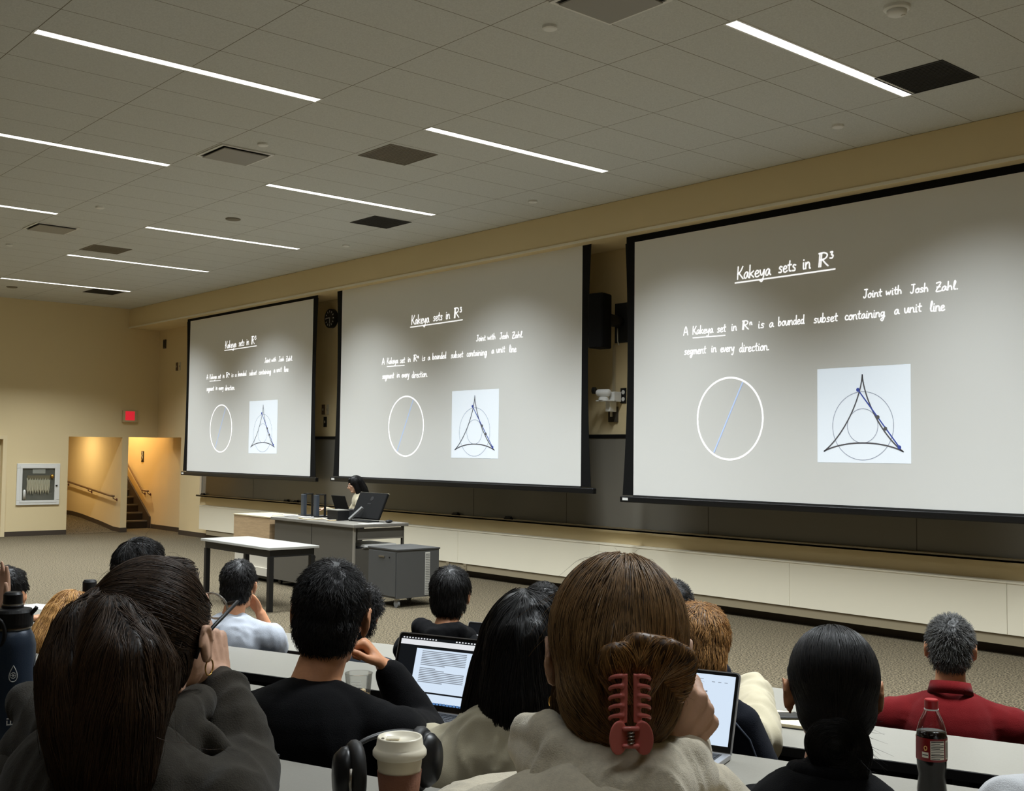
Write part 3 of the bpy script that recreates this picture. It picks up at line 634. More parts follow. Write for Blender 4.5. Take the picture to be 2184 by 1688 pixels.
bx('base', BLACK, -.17, .17, -.0, .24, .1, .118, lp); MB().box(-.17, .17, -.01, .0, 0, .21, M.Translation((0, 0, .115)) @ M.Rotation(.35, 4, 'X') ).build('lid', BLACKM, lp, bevel=.003)
bx('riser', mat('riser_dark', (30, 32, 36), .5), -.15, .18, -.02, .22, 0, .1, lp)
bk = thing('document_box', 'low black box with grey lid edge between laptop and monitor', 'box', (-7.88, -.66, ZD)); bx('case', BLACK, -.16, .1, -.08, .1, 0, .13, bk, bevel=.004); bx('lid', mat('lid_grey', (140, 138, 130), .4), -.16, .1, -.08, .1, .13, .14, bk)
cbl = MB().tube([(-9.3, -.86, ZD+.008), (-9.1, -.8, ZD+.02), (-8.95, -.85, ZD+.008), (-8.7, -.86, ZD+.03), (-8.5, -.8, ZD+.01), (-8.45, -.7, ZD+.01)], .009, 6).build('white_cable', WHITE, smooth=True); tag(cbl, 'white cable lying beside the upright units on the desk', 'cable')
cbl = MB().tube([(-8.5, -.9, ZD+.008), (-8.25, -.96, ZD+.008), (-8.05, -.95, ZD+.008), (-7.9, -.9, ZD+.03), (-7.8, -.86, ZD+.008), (-7.75, -.78, ZD+.008)], .009, 6).build('cream_cable', mat('cable_cream', (226, 208, 170), .5), smooth=True); tag(cbl, 'cream cable looping near the desk front edge', 'cable')
tag(bx('paper_sheet', WHITE, -7.13, -7.0, -.85, -.55, ZD, ZD+.004), 'white sheet of paper at the right end of the desk', 'paper')
tag(MB().ell((-7.06, -.42, ZD+.02), (.03, .055, .02)).build('computer_mouse', BLACK, smooth=True), 'black computer mouse behind the monitor on desk', 'mouse')

# ------------------------------------------------------------------ seating tiers, tables, chairs
RZ = math.radians(20)
TIERC = CARPET
def tier(fa, fb, z, sa, sb, name):
    o = MB().box(sa, sb, fa, fb, -.02, z).build(name, TIERC); o.location = (CAM.x, CAM.y, 0); o.rotation_euler = (0, 0, RZ)
    return struct(o, 'carpeted seating tier', 'floor')
tier(2.95, 4.12, .18, -9.5, 2.9, 'floor_tier_1'); tier(1.8, 2.95, .34, -8.5, 3.2, 'floor_tier_2'); tier(.65, 1.8, .5, -7.5, 3.2, 'floor_tier_3'); tier(-4, .65, .66, -7, 3, 'floor_tier_4')
def row_table(label, fn, ff, z, fz, sa, sb):
    o = thing('lecture_table', label, 'table', seat(fn, 0, fz), RZ, 'long grey lecture tables')
    h = z-fz; d = ff-fn
    bx('tabletop', TABLE, sa, sb, 0, d, h-.028, h, o); bx('edge_band', BLACK, sa, sb, -.006, .0, h-.03, h-.001, o)
    bx('modesty_panel', BLACKM, sa+.05, sb-.05, d-.05, d-.03, .28, h-.03, o)
    k = sa+.4
    while k < sb:
        MB().box(k-.03, k+.03, .06, d-.06, 0, .025).box(k-.025, k+.025, d/2-.03, d/2+.03, .025, h-.028).build('leg', BLACK, o); k += 1.5
    return o
row_table('grey lecture table with the flask and paper coffee cup, nearest to the viewer', 1.3, 1.745, 1.24, .5, -3.6, 1.6)
row_table('grey lecture table carrying the two open laptops and soda bottle', 2.42, 2.85, 1.08, .34, -5.6, 2.4)
row_table('grey lecture table with phone and notebook, behind the red shirt', 3.62, 4.05, .92, .18, -6.9, 2.4)
row_table('frontmost grey lecture table facing the stage', 4.85, 5.3, .755, 0, -8.2, -1.2)
CH_PROTO = None
def chair(o_, label):
    global CH_PROTO
    if CH_PROTO is None:
        o = thing('lecture_chair', label, 'chair', (0, 0, 0), 0, 'black lecture chairs')
        MB().box(-.22, .22, -.17, .24, .335, .375).build('seat', CHAIRM, o, bevel=.015)
        b = MB()
        rows_ = []
        for k in range(9):
            x = -.22+.055*k; y = -.175-.02*(1-(x/.22)**2); zt = .8-.05*(abs(x)/.22)**3
            rows_.append([V((x, y-.02, .5)), V((x, y-.03, zt)), V((x, y-.008, zt)), V((x, y, .5))])
        b.rings(rows_); b.build('backrest', CHAIRM, o, bevel=.006)
        MB().box(-.03, .03, -.235, -.217, .3, .56).box(-.03, .03, -.235, .0, .3, .335).build('back_support', SATIN, o)
        MB().lathe([(.03, .03), (.03, .3)], n=14).box(-.2, .2, -.03, .03, 0, .03).box(-.03, .03, -.2, .2, 0, .03).build('pedestal', SATIN, o)
        CH_PROTO = o
    else: o = copy_tree(CH_PROTO)
    o['label'] = label
    o.location = o_.location; o.rotation_euler = o_.rotation_euler
    return o

# ------------------------------------------------------------------ people
def solid(name, mb, vox, m, parent=None, smooth=4, disp=None):
    bmesh.ops.recalc_face_normals(mb.bm, faces=mb.bm.faces)
    me = bpy.data.meshes.new('tmp'); mb.bm.to_mesh(me); mb.bm.free()
    o = bpy.data.objects.new('tmp', me); COL.objects.link(o)
    r = o.modifiers.new('r', 'REMESH'); r.mode = 'VOXEL'; r.voxel_size = vox
    if smooth:
        s = o.modifiers.new('s', 'SMOOTH'); s.iterations = smooth; s.factor = .5
    dg = bpy.context.evaluated_depsgraph_get(); dg.update()
    me2 = bpy.data.meshes.new_from_object(o.evaluated_get(dg))
    bpy.data.objects.remove(o); bpy.data.meshes.remove(me)
    me2.name = name
    if disp:
        n = len(me2.vertices); co = np.empty(n*3); me2.vertices.foreach_get('co', co); co = co.reshape(-1, 3)
        nr = np.empty(n*3); me2.vertices.foreach_get('normal', nr); nr = nr.reshape(-1, 3)
        d = np.array([disp(c) for c in co]); co = co + nr*d[:, None]
        me2.vertices.foreach_set('co', co.ravel()); me2.update()
    me2.polygons.foreach_set('use_smooth', [True]*len(me2.polygons))
    o = bpy.data.objects.new(name, me2); COL.objects.link(o)
    me2.materials.clear(); me2.materials.append(m)
    if parent: o.parent = parent
    return o

def strands(parent, mesh_obj, m, n, flow, length, K=10, lift=.0, jit=.25, rad=.0006, off=.002, mask=None, cling=.8, name='hair_strands', seed=1, wave=0):
    rng = np.random.default_rng(seed); me = mesh_obj.data
    me.calc_loop_triangles()
    tri = np.empty(len(me.loop_triangles)*3, int); me.loop_triangles.foreach_get('vertices', tri); tri = tri.reshape(-1, 3)
    co = np.empty(len(me.vertices)*3); me.vertices.foreach_get('co', co); co = co.reshape(-1, 3)
    a, b, c = co[tri[:, 0]], co[tri[:, 1]], co[tri[:, 2]]
    ar = np.linalg.norm(np.cross(b-a, c-a), axis=1); pr = ar/ar.sum()
    bvh = BVHTree.FromPolygons([V(x) for x in co], [tuple(t) for t in tri])
    out = []; tries = 0
    while len(out) < n and tries < n*6:
        tries += 1
        k = rng.choice(len(pr), p=pr) if tries % 512 == 1 or True and False else None
        if k is None:
            if tries % 512 == 2 or 'buf' not in locals(): buf = list(rng.choice(len(pr), 520, p=pr))
            k = buf.pop() if buf else rng.integers(len(pr))
        u, v = rng.random(2)
        if u+v > 1: u, v = 1-u, 1-v
        p = V(a[k]+(b[k]-a[k])*u+(c[k]-a[k])*v)
        if mask and not mask(p): continue
        L = length[0]+(length[1]-length[0])*rng.random(); st = L/K
        jv = V(rng.normal(0, jit, 3)); pts = []; ph = rng.random()*6.28; o0 = off*(.3+rng.random()*1.2)
        q = p
        for i in range(K+1):
            hit = bvh.find_nearest(q)
            nn = hit[1]; h = hit[0]
            if (q-h).dot(nn) < 0 or cling > 0:
                q = q.lerp(h + nn*(o0 + lift*st*i), cling if (q-h).dot(nn) >= 0 else 1)
            pts.append(q.copy())
            d = flow(q); d = d - nn*d.dot(nn)*(cling)
            if d.length < 1e-5: d = V((0, 0, -1))
            d = d.normalized() + jv + nn*lift
            if wave: d += V((math.sin(ph+i*1.7), math.cos(ph*1.3+i*1.9), math.sin(ph*2+i*1.3)))*wave
            q = q + d.normalized()*st
        for _ in range(2): pts = [pts[0]] + [(pts[i-1]+pts[i]*2+pts[i+1])/4 for i in range(1, K)] + [pts[K]]
        out.append(pts)
    P = np.array([[tuple(x) for x in s] for s in out], np.float32)
    hc = bpy.data.hair_curves.new(name); hc.add_curves([K+1]*len(out))
    hc.points.foreach_set('position', P.ravel())
    rr = np.tile(np.linspace(1, .35, K+1), len(out))*rad
    hc.points.foreach_set('radius', rr.astype(np.float32))
    hc.materials.append(m)
    o = bpy.data.objects.new(name, hc); COL.objects.link(o); o.parent = parent
    return o

def hand_caps(mb, w, f, pn, side, curl=.3, s=1.0, spread=.0):
    f = V(f).normalized(); pn = V(pn); pn = (pn - f*pn.dot(f)).normalized(); t = f.cross(pn)*side
    lens = (.07, .078, .073, .058)
    for i in range(4):
        b = w + t*(.018-.012*i)*s; k = w + f*(.088-.006*abs(i-1.2))*s + t*(.033-.022*i)*s - pn*(.004-.002*abs(i-1.5))*s
        mb.cap_(b, k, .0132*s, .0112*s, 10)
        d = (f + t*(spread*(1.5-i))).normalized(); p = k; ang = 0
        for j, (fr, cm) in enumerate(((.45, 1.0), (.32, 1.25), (.23, .8))):
            ang += curl*cm*(1+.08*i)
            dd = d*math.cos(ang) + pn*math.sin(ang)
            q = p + dd*lens[i]*fr*s; r0 = (.0098-.0008*j)*s
            mb.cap_(p, q, r0, r0-.0008*s, 10); p = q
    b = w + f*.02*s + t*.026*s; d1 = (t*.7+f*.62+pn*.35).normalized(); k = b+d1*.045*s
    mb.cap_(w+f*.01*s, b, .016*s, .015*s, 10); mb.cap_(b, k, .0145*s, .0115*s, 10)
    d2 = (t*.25+f*.9+pn*.3).normalized(); e = k + d2*.032*s; mb.cap_(k, e, .011*s, .0098*s, 10); mb.cap_(e, e+(d2+pn*.3*curl).normalized()*.024*s, .0098*s, .008*s, 10)

def folds(amp, f=8, seed=0, sx=1.0, sz=.55):
    def fn(c):
        p = V((c[0]*f*sx+seed, c[1]*f*sx, c[2]*f*sz+seed*2))
        w = V((noise.noise(p*.7+V((5, 1, 2))), noise.noise(p*.7+V((1, 7, 3))), noise.noise(p*.7)))*.9
        r = 1-abs(noise.noise(p*1.5+w*1.4))*2
        return amp*(r*.8 + .6*noise.noise(p+w))
    return fn

SKIN = {k: mat('skin_'+k, c, .5, spec=.35, var=.08, vscale=40, bump=.05, bscale=300) for k, c in dict(light=(212, 170, 144), warm=(204, 146, 108), tan=(190, 132, 96), brown=(150, 98, 68)).items()}
LIP = mat('lip_rose', (168, 84, 78), .45); EYE = mat('eye_white', (225, 220, 212), .25); IRIS = mat('iris_dark', (36, 24, 18), .2)
HB = hair_mat('hair_black', (4, 3, 3), (21, 18, 17)); HDB = hair_mat('hair_dark_brown', (21, 14, 9), (72, 53, 37)); HBR = hair_mat('hair_brown', (50, 35, 21), (146, 112, 72))
HBL = hair_mat('hair_blond', (120, 78, 38), (214, 164, 96)); HGY = hair_mat('hair_salt_pepper', (11, 11, 11), (84, 83, 80)); HBW = hair_mat('hair_soft_brown', (64, 44, 27), (176, 130, 76))
GOLD = mat('gold', (214, 168, 90), .25, metal=1)
def cloth(name, rgb, **k): return mat(name, rgb, .92, spec=.15, sheen=k.pop('sheen', .15), bump=k.pop('bump', .25), bscale=k.pop('bscale', 420), **k)

def LAP(h): # forearms resting below the table edge
    b = V((h.x, h.y, h.z-.62)); return {k: (b+SR*.21*s_+SF*.06, b+SR*.1*s_+SF*.3-V((0, 0, .02)), SF, V((0, 0, -1)), .3) for k, s_ in (('L', -1), ('R', 1))}
PEOPLE = []
class Person: pass
def person(label, H, floor, rz, lean=.12, side=0, hy=0, hp=0, hr=0, skin='light', top=None, topname='shirt', trouser=None, arms={}, short=False, s=1.0, vox=.009,
           fold=.004, sh=.185, standing=False, neck_r=.054, puff=.012, shz=-.085, head_s=1.0, hood=None, group='students seated in the lecture rows', seed=0, smooth=3, cvox=None, clavox=1):
    P = Person(); rzr = math.radians(rz); RI = M.Rotation(-rzr, 3, 'Z')
    fw = V((-math.sin(rzr), math.cos(rzr), 0)); rt = V((math.cos(rzr), math.sin(rzr), 0))
    H = V(H); O = V((H.x, H.y, 0)) - fw*lean - rt*side; O.z = floor
    loc = lambda w: RI @ (V(w)-O)
    P.loc = loc; Hl = loc(H); P.H = Hl
    Hm = M.Translation(Hl) @ Euler((-math.radians(hp), math.radians(hr), math.radians(hy)), 'XYZ').to_matrix().to_4x4() @ M.Scale(head_s, 4)
    Hm = M.Translation(Hl) @ M.Rotation(math.radians(hy), 4, 'Z') @ M.Rotation(-math.radians(hp), 4, 'X') @ M.Rotation(math.radians(hr), 4, 'Y') @ M.Scale(head_s, 4)
    P.Hm = Hm; HR = Hm.to_3x3(); T = lambda p: Hm @ V(p)
    nb = T((0, -.035, -.08)); N = Hl + V((-.2*side, -.055-.1*lean, -.165*s)); P.N = N
    pel = V((0, 0, .50 if not standing else .92*s))
    mid = pel.lerp(N, .5) + V((0, -.035, 0))
    # ---- body
    b = MB()
    b.ell(T((0, -.012, .028)), (.0755, .096, .092), HR); b.ell(T((0, .03, -.036)), (.061, .066, .084), HR)
    b.cap_(T((-.02, .066, -.092)), T((.02, .066, -.092)), .024*head_s); b.cap_(T((0, .095, .012)), T((0, .112, -.026)), .009, .014)
    b.cap_(T((-.012, .1, -.03)), T((.012, .1, -.03)), .011); b.cap_(T((-.04, .078, .03)), T((.04, .078, .03)), .014)
    for sx in (-1, 1):
        b.cap_(T((sx*.045, .06, -.01)), T((sx*.05, .05, -.02)), .02)
        er = HR @ M.Rotation(sx*.5, 3, 'Z')
        b.ell(T((sx*.084, -.006, -.006)), (.008, .02, .032), er); b.ell(T((sx*.079, .006, -.032)), (.008, .011, .014), HR)
        b.tube([T((sx*(.089+.004*math.sin(a)), -.010+.020*math.cos(a)*(1 if math.sin(a) < .3 else .9), -.006+.031*math.sin(a))) for a in [-.9+.3*k for k in range(14)]], .0042, 6)
    b.chain([T((0, -.012, -.04)), nb, N+V((0, 0, .02)), N+V((0, -.01, -.06))], [.056, neck_r, neck_r+.004, .07])
    b.ell(pel, (.165, .115, .12)); b.ell(pel.lerp(mid, .75), (.145, .105, .13)); b.ell(mid.lerp(N, .45), (.155, .105, .15))
    b.cap_(N+V((-sh+.05, 0, -.08)), N+V((sh-.05, 0, -.08)), .058)
    for sx in (-1, 1): b.cap_(N+V((sx*.02, -.005, .0)), N+V((sx*(sh-.02), 0, shz+.005)), .045, .048)
    A = {}
    for sx, kk in ((-1, 'L'), (1, 'R')):
        S = N + V((sx*sh, 0, shz))
        tz = .795 if not standing else .97
        e, w, f, pn, curl = V((S.x+sx*.04, S.y+.17, tz+.01)), V((N.x+sx*.1, S.y+.4, tz+.015)), V((-sx*.35, 1, 0)), V((0, 0, -1)), .3
        if kk in arms:
            q = arms[kk]; e = loc(q[0]); w = loc(q[1]); f = RI @ V(q[2]); pn = RI @ V(q[3]); curl = q[4]
        A[kk] = (S, e, w, f, pn)
        b.chain([S, S.lerp(e, .5), e, e.lerp(w, .35), w], [.052*s, .046*s, .04*s, .041*s, .028*s]); b.cap_(w, w+f.normalized()*.02, .026*s, .02*s)
        hand_caps(b, w+f.normalized()*.012, f, pn, sx, curl, .97*s, .05)
    P.A = A
    legs = []
    for sx in (-1, 1):
        if standing: pts = [pel+V((sx*.085, 0, -.04)), pel+V((sx*.095, .02, -.42*s)), V((sx*.1, -.02, .09))]
        else: pts = [pel+V((sx*.09, 0, -.02)), V((sx*.11, .39, .49)), V((sx*.11, .33, .1))]
        legs.append(pts); b.chain(pts, [.085, .058, .042]); b.chain([pts[2], pts[2]+V((0, .03, -.045)), pts[2]+V((sx*.02, .16, -.05))], [.04, .034, .03])
    body = solid('person', b, vox, SKIN[skin], smooth=smooth)
    body.location = O; body.rotation_euler = (0, 0, rzr)
    tag(body, label, 'person', group); P.o = body
    PEOPLE.append(body)
    # ---- face parts
    for sx in (-1, 1):
        e_ = MB().ell(T((sx*.031, .083, .006)), (.0125, .0125, .0115), HR, 12, 8).build('eye', EYE, body, smooth=True)
        MB().ell(T((sx*.031, .0925, .005)), (.0055, .004, .0055), HR, 10, 6).build('iris', IRIS, e_, smooth=True)
    MB().chain([T((-.024, .088, -.062)), T((0, .0965, -.059)), T((.024, .088, -.062))], [.003, .006, .003], 8).build('lips', LIP, body, smooth=True)
    # ---- clothes
    c = MB(); pf = puff
    c.ell(pel+V((0, 0, .02)), (.165+pf, .118+pf, .12)); c.ell(pel.lerp(mid, .75), (.15+pf, .11+pf, .14)); c.ell(mid.lerp(N, .45), (.16+pf, .11+pf, .15+pf))
    c.cap_(N+V((-sh+.05, -.005, -.08)), N+V((sh-.05, -.005, -.08)), .06+pf)
    for sx, kk in ((-1, 'L'), (1, 'R')):
        S, e, w, f, pn = A[kk]
        c.cap_(N+V((sx*.045, -.012, -.012)), N+V((sx*(sh-.02), 0, shz)), .042+pf*.5, .05+pf)
        if short: c.chain([S, S.lerp(e, .55)], [.058*s+pf, .056*s+pf])
        else: c.chain([S, S.lerp(e, .5), e, e.lerp(w, .4), e.lerp(w, .93)], [.054*s+pf, .05*s+pf, .045*s+pf, .044*s+pf*.8, .032*s+pf*.5])
    c.cap_(N+V((0, -.03, -.02)), N+V((0, -.02, -.1)), .055+pf*.3, .08)
    P.shirt = solid(topname, c, cvox or max(vox, .009), top, body, smooth=5, disp=folds(fold, 9, seed*3.1) if fold else None)
    t = MB(); t.ell(pel+V((0, .0, -.02)), (.178, .128, .115))
    for pts in legs: t.chain([pts[0], pts[1], pts[2]+V((0, 0, .04))], [.1, .072, .06])
    solid('trousers', t, .016, trouser or mat('trouser_dark', (34, 36, 42), .9), body, smooth=4)
    for pts in legs:
        z = pts[2]
        MB().cap_(V((z.x, z.y-.03, .045)), V((z.x, z.y+.17, .04)), .044, .036).build('shoe', mat('shoe_dark', (30, 28, 27), .6), body, smooth=True)
    return P

def H_cap(mb, P, t=.0, low=0.0, front=0.0):     # hair volume over the skull
    T = lambda p: P.Hm @ V(p); R = P.Hm.to_3x3()
    mb.ell(T((0, -.02, .036)), (.0795+t, .1+t, .091+t), R); mb.ell(T((0, -.05, -.018-low*.4)), (.069+t, .066+t, .07+low), R)
    for sx in (-1, 1): mb.cap_(T((sx*.058, .03+front, .03)), T((sx*.062, .018+front, .0)), .022+t*.5, .014)
    mb.cap_(T((-.026, .05, .084)), T((.026, .05, .084)), .025+t*.5)
def flow_short(P, up=.0, side=0):
    Hi = P.Hm.inverted(); R = P.Hm.to_3x3().normalized()
    def f(q):
        l = Hi @ q; whorl = V((.01+side, -.06, .105)); d = l-whorl
        d = V((d.x, d.y, d.z*.8 - .02)); 
        if l.z > .07 and l.y > -.02: d += V((0, .03, .03+up))
        return R @ d
    return f
def flow_to(tgt, P=None, down=0):
    def f(q):
        d = V(tgt)-q; return d.normalized() + V((0, 0, -down))
    return f
def flow_down(P, part=0.0):
    Hi = P.Hm.inverted(); R = P.Hm.to_3x3().normalized()
    def f(q):
        l = Hi @ q
        if l.z > .03: d = V(((l.x-part)*1.0, (l.y+.03)*.55, -.02-.5*max(0, .11-l.z)))
        else: d = V((0, 0, -1))
        return R @ d
    return f
HD = (0, 0, 1)
def short_hair(P, m, n=2500, t=.004, low=.0, L=(.015, .035), lift=.35, vox=.008, seed=1, jit=.3, rad=.0009, up=0, fold=.003, side=0, wave=0):
    mb = MB(); H_cap(mb, P, t, low)
    h = solid('hair', mb, vox, m, P.o, smooth=4, disp=folds(fold, 30, seed))
    Hi = P.Hm.inverted()
    def ears(q):
        l = Hi @ q; return not (abs(l.x) > .052 and l.z < .025 and l.y > -.045)
    strands(h, h, m, n, flow_short(P, up, side), L, 6, lift, jit, rad, .001, cling=.5, seed=seed, wave=wave, mask=ears)
    return h
BLK = cloth('cloth_black', (7, 7, 9), sheen=.02); NAVY = cloth('cloth_navy', (14, 17, 25), sheen=.03); CRM = cloth('cloth_cream_fleece', (208, 198, 176), bscale=500, var=.1, vscale=120, sheen=.3); OLV = cloth('cloth_charcoal_olive', (52, 48, 41), var=.12, vscale=200, sheen=.1)
WHT = cloth('cloth_white_cotton', (176, 181, 190)); RED = cloth('cloth_red', (92, 9, 12), sheen=.05); BEI = cloth('cloth_cream_nylon', (178, 169, 144), bump=.1); GRB = cloth('cloth_slate', (62, 69, 78)); LG = cloth('cloth_pale_grey', (176, 177, 178)); DKG = cloth('cloth_dark_grey', (30, 30, 32), sheen=.03)

# --- woman with the claw clip
P = person('woman in cream hoodie with pink claw clip in her brown hair', at(1318, 1405, 1.47), .5, 28, lean=.16, hy=18, hp=4, top=CRM, topname='hoodie', vox=.0045, cvox=.006, fold=.008, sh=.19, puff=.022,
           arms={'R': (at(1560, 1800, 1.5), at(1412, 1632, 1.42), CU*.6+CR*.5+CF*.3, CF*.75-CR*.6, .85)}, seed=2, smooth=1)
CLIP_P = P; T = lambda p: P.Hm @ V(p)
mb = MB(); H_cap(mb, P, .008, .02)
mb.ell(T((.004, -.04, .0)), (.077, .083, .12), P.Hm.to_3x3())
bl_ = P.loc(at(1318, 1560, 1.42)); cl = P.loc(at(1350, 1500, 1.345))
mb.cap_(T((-.0, -.085, .02)), P.loc(at(1352, 1450, 1.4)), .055, .045); mb.cap_(P.loc(at(1350, 1440, 1.4)), P.loc(at(1350, 1585, 1.4)), .04, .026)
mb.chain([P.loc(at(1242, 1440, 1.45)), P.loc(at(1262, 1530, 1.43)), P.loc(at(1330, 1610, 1.4))], [.026, .028, .02]); mb.chain([P.loc(at(1425, 1430, 1.45)), P.loc(at(1405, 1515, 1.43)), P.loc(at(1365, 1590, 1.4))], [.03, .024, .016])
h = solid('hair', mb, .006, HBR, P.o, smooth=6)
tie = P.loc(at(1350, 1560, 1.38)); crown = T((.005, -.02, .125))
def fl(q, P=P, tie=tie):
    d = tie-q; l = P.Hm.inverted() @ q
    w = min(1, max(0, (.09-l.z)/.16))
    return V((l.x*.6, -.05, -.1)).normalized()*(1-w) + d.normalized()*w if l.z > -.0 else d.normalized()
strands(h, h, HBR, 9000, fl, (.06, .16), 12, .0, .05, .00055, .0035, seed=3, cling=.9)
strands(h, h, HBR, 170, fl, (.03, .07), 8, .4, .2, .00025, .003, seed=4, cling=0, mask=lambda q, P=P: q.z > P.H.z-.02, name='flyaway_strands')
# loops of hair above the clip, highlight painted in as a lighter tone
lo = MB()
def lock(mb, pts, r, n=14, tw=9, seed=0):
    rng = random.Random(seed)
    for k in range(tw):
        a = 2*PI*k/tw; q = []
        for i, p in enumerate(pts):
            rr = r[i]*.62; d = CR*math.cos(a+i*.25)*rr + (CF*-.5+CU*.5).normalized()*math.sin(a+i*.25)*rr
            q.append(P.loc(V(p)+d))
        mb.chain(q, [x*.55 for x in r], 8)
lock(lo, [at(1352, 1480, 1.36), at(1340, 1420, 1.34), at(1315, 1400, 1.335), at(1310, 1430, 1.335), at(1338, 1490, 1.345)], [.014, .02, .02, .02, .014], seed=1)
lock(lo, [at(1360, 1490, 1.35), at(1385, 1430, 1.335), at(1420, 1392, 1.335), at(1446, 1410, 1.345), at(1436, 1462, 1.38), at(1408, 1520, 1.4)], [.013, .018, .02, .022, .022, .014], seed=2)
lock(lo, [at(1330, 1400, 1.36), at(1360, 1378, 1.345), at(1400, 1385, 1.345), at(1435, 1420, 1.37)], [.016, .02, .02, .018], seed=3)
lo_ = solid('hair_loops', lo, .0045, HBW, h, smooth=3)
def fl2(q, P=P):
    w = P.o.matrix_basis if False else None
    d = P.loc(at(1350, 1500, 1.36)) - q; return d
strands(lo_, lo_, HBW, 1800, fl2, (.03, .07), 8, .0, .12, .0005, .001, seed=5)
side_m = MB()
for k in range(9):
    x = 1178+k*5; side_m.chain([P.loc(at(x+8, 1430, 1.47)), P.loc(at(x-2, 1500, 1.46)), P.loc(at(x+(k % 3)*4, 1550+8*(k % 4), 1.45))], [.003, .0028, .001], 6)
side_m.build('side_wisps', HBR, h, smooth=True)
MB().tube([P.loc(at(1181, 1497, 1.5)+CR*.006*math.cos(a)+CU*.008*math.sin(a)) for a in [k*.524 for k in range(12)]], .0016, 8, loop=True).build('earring', GOLD, P.o, smooth=True)
# hood gathered round the neck
hd_ = MB()
hood = [(1120, 1600, 1.52), (1122, 1556, 1.5), (1165, 1560, 1.45), (1205, 1610, 1.4), (1290, 1655, 1.36), (1390, 1650, 1.36), (1460, 1620, 1.42), (1478, 1600, 1.52)]
hd_.chain([P.loc(at(*q)) for q in hood], [.022, .02, .024, .03, .034, .034, .03, .024])
hood2 = [(1130, 1600, 1.5), (1190, 1660, 1.4), (1290, 1705, 1.34), (1390, 1700, 1.34), (1470, 1660, 1.42)]
hd_.chain([P.loc(at(*q)) for q in hood2], [.028, .036, .045, .045, .034])
hd_.chain([P.loc(at(*q)) for q in [(1190, 1580, 1.46), (1280, 1630, 1.43), (1390, 1625, 1.43), (1450, 1600, 1.46)]], [.03, .035, .035, .03])
solid('hood', hd_, .006, CRM, P.o, smooth=6, disp=folds(.006, 18, 4))
# pink claw clip
PINK = mat('claw_pink', (226, 124, 116), .22, spec=.6)
ck_ = bpy.data.objects.new('claw_clip', None); COL.objects.link(ck_); ck_.parent = P.o; ck_['label'] = 'coral pink claw clip'
O_ = at(1344, 1520, 1.318); cz = CU; cx_ = CR; cn = -CF
q2 = lambda x, z, y=0: P.loc(O_ + (cx_*x + cz*z + cn*y)*.92)
def claw(side):
    j = MB()
    sp_ = [(.004, .052), (.0125, .052), (.0125, -.004), (.004, -.004)]
    ol = [(.0035, .05), (.010, .049), (.0125, .03), (.0135, .0), (.014, -.012), (.004, -.012)]
    j.poly([q2(side*x, z, .0) for x, z in ol] + [q2(side*x, z, .006) for x, z in ol], [tuple(range(6)), tuple(range(6, 12))[::-1]] + [(i, (i+1) % 6, 6+(i+1) % 6, 6+i) for i in range(6)])
    for k in range(5):
        z = .043-.0125*k
        rib = [q2(side*(.011+.0145*math.sin(a)), z+.0045-.0075*(1-math.cos(a))*.9, .005-.011*(1-math.cos(a))) for a in [.12*k_*PI/2 for k_ in range(11)]]
        j.chain(rib, [.0031-.0001*k_ for k_ in range(11)], 10)
    wing = [q2(side*(.0155+.0125*math.cos(a)), -.03+.0215*math.sin(a), .006+.006*math.cos(a)) for a in [k*PI/12 for k in range(24)]]
    wing2 = [p + RI3(cn)*(.005) for p in wing]
    j.poly(wing+wing2, [tuple(range(24)), tuple(range(24, 48))[::-1]] + [(i, (i+1) % 24, 24+(i+1) % 24, 24+i) for i in range(24)])
    return solid('claw_half', j, .0009, PINK, ck_, smooth=6)
RI3 = lambda v: P.loc(V(v)+O_) - P.loc(O_)
claw(-1); claw(1)
MB().tube([q2(.0045*math.cos(k*.8), -.022-.0009*k*.6, .009+.0045*math.sin(k*.8)) for k in range(28)], .0009, 6).build('spring', STEEL, ck_, smooth=True)
MB().chain([q2(-.008, -.018, .01), q2(.008, -.018, .01)], [.003, .003], 8).chain([q2(-.008, -.04, .01), q2(.008, -.04, .01)], [.003, .003], 8).build('hinge', PINK, ck_, smooth=True)

# --- woman with the ponytail
P = person('woman in dark hoodie with brown ponytail and glasses, cheek on her hand', at(335, 1357, 1.9), .5, 28, lean=.17, hy=8, hp=-17, top=OLV, topname='hoodie', vox=.0045, cvox=.006, smooth=1, fold=.010, sh=.19, puff=.02, head_s=1.06,
           arms={'R': (at(512, 1640, 1.93), at(470, 1462, 2.03), CU*.92+CF*.2-CR*.25, -CR*.8+CF*.3, .95), 'L': (at(-60, 1800, 2.0), at(60, 1800, 2.4), CF, -CU, .3)}, seed=5)
T = lambda p: P.Hm @ V(p)
mb = MB(); H_cap(mb, P, .006, .0)
tie = T((-.0, -.125, .028)); tie_w = at(212, 1298, 1.84); tie = P.loc(tie_w)
mb.cap_(T((0, -.07, .03)), tie, .06, .028)
h = solid('hair', mb, .006, HDB, P.o, smooth=6)
strands(h, h, HDB, 8000, flow_to(tie), (.05, .14), 12, .0, .05, .0006, .003, seed=6, cling=.92)
strands(h, h, HDB, 150, flow_to(tie), (.03, .08), 8, .4, .25, .00025, .003, seed=7, cling=0, mask=lambda q, P=P: q.z > P.H.z+.0, name='flyaway_strands')
pt = MB()
def chainw(mb, L, n=14): mb.chain([P.loc(at(*q[:3])) for q in L], [q[3] for q in L], n)
chainw(pt, [(214, 1300, 1.82, .03), (240, 1345, 1.74, .05), (262, 1420, 1.7, .062), (262, 1520, 1.68, .062), (245, 1640, 1.68, .058), (235, 1740, 1.7, .05), (225, 1840, 1.72, .035)])
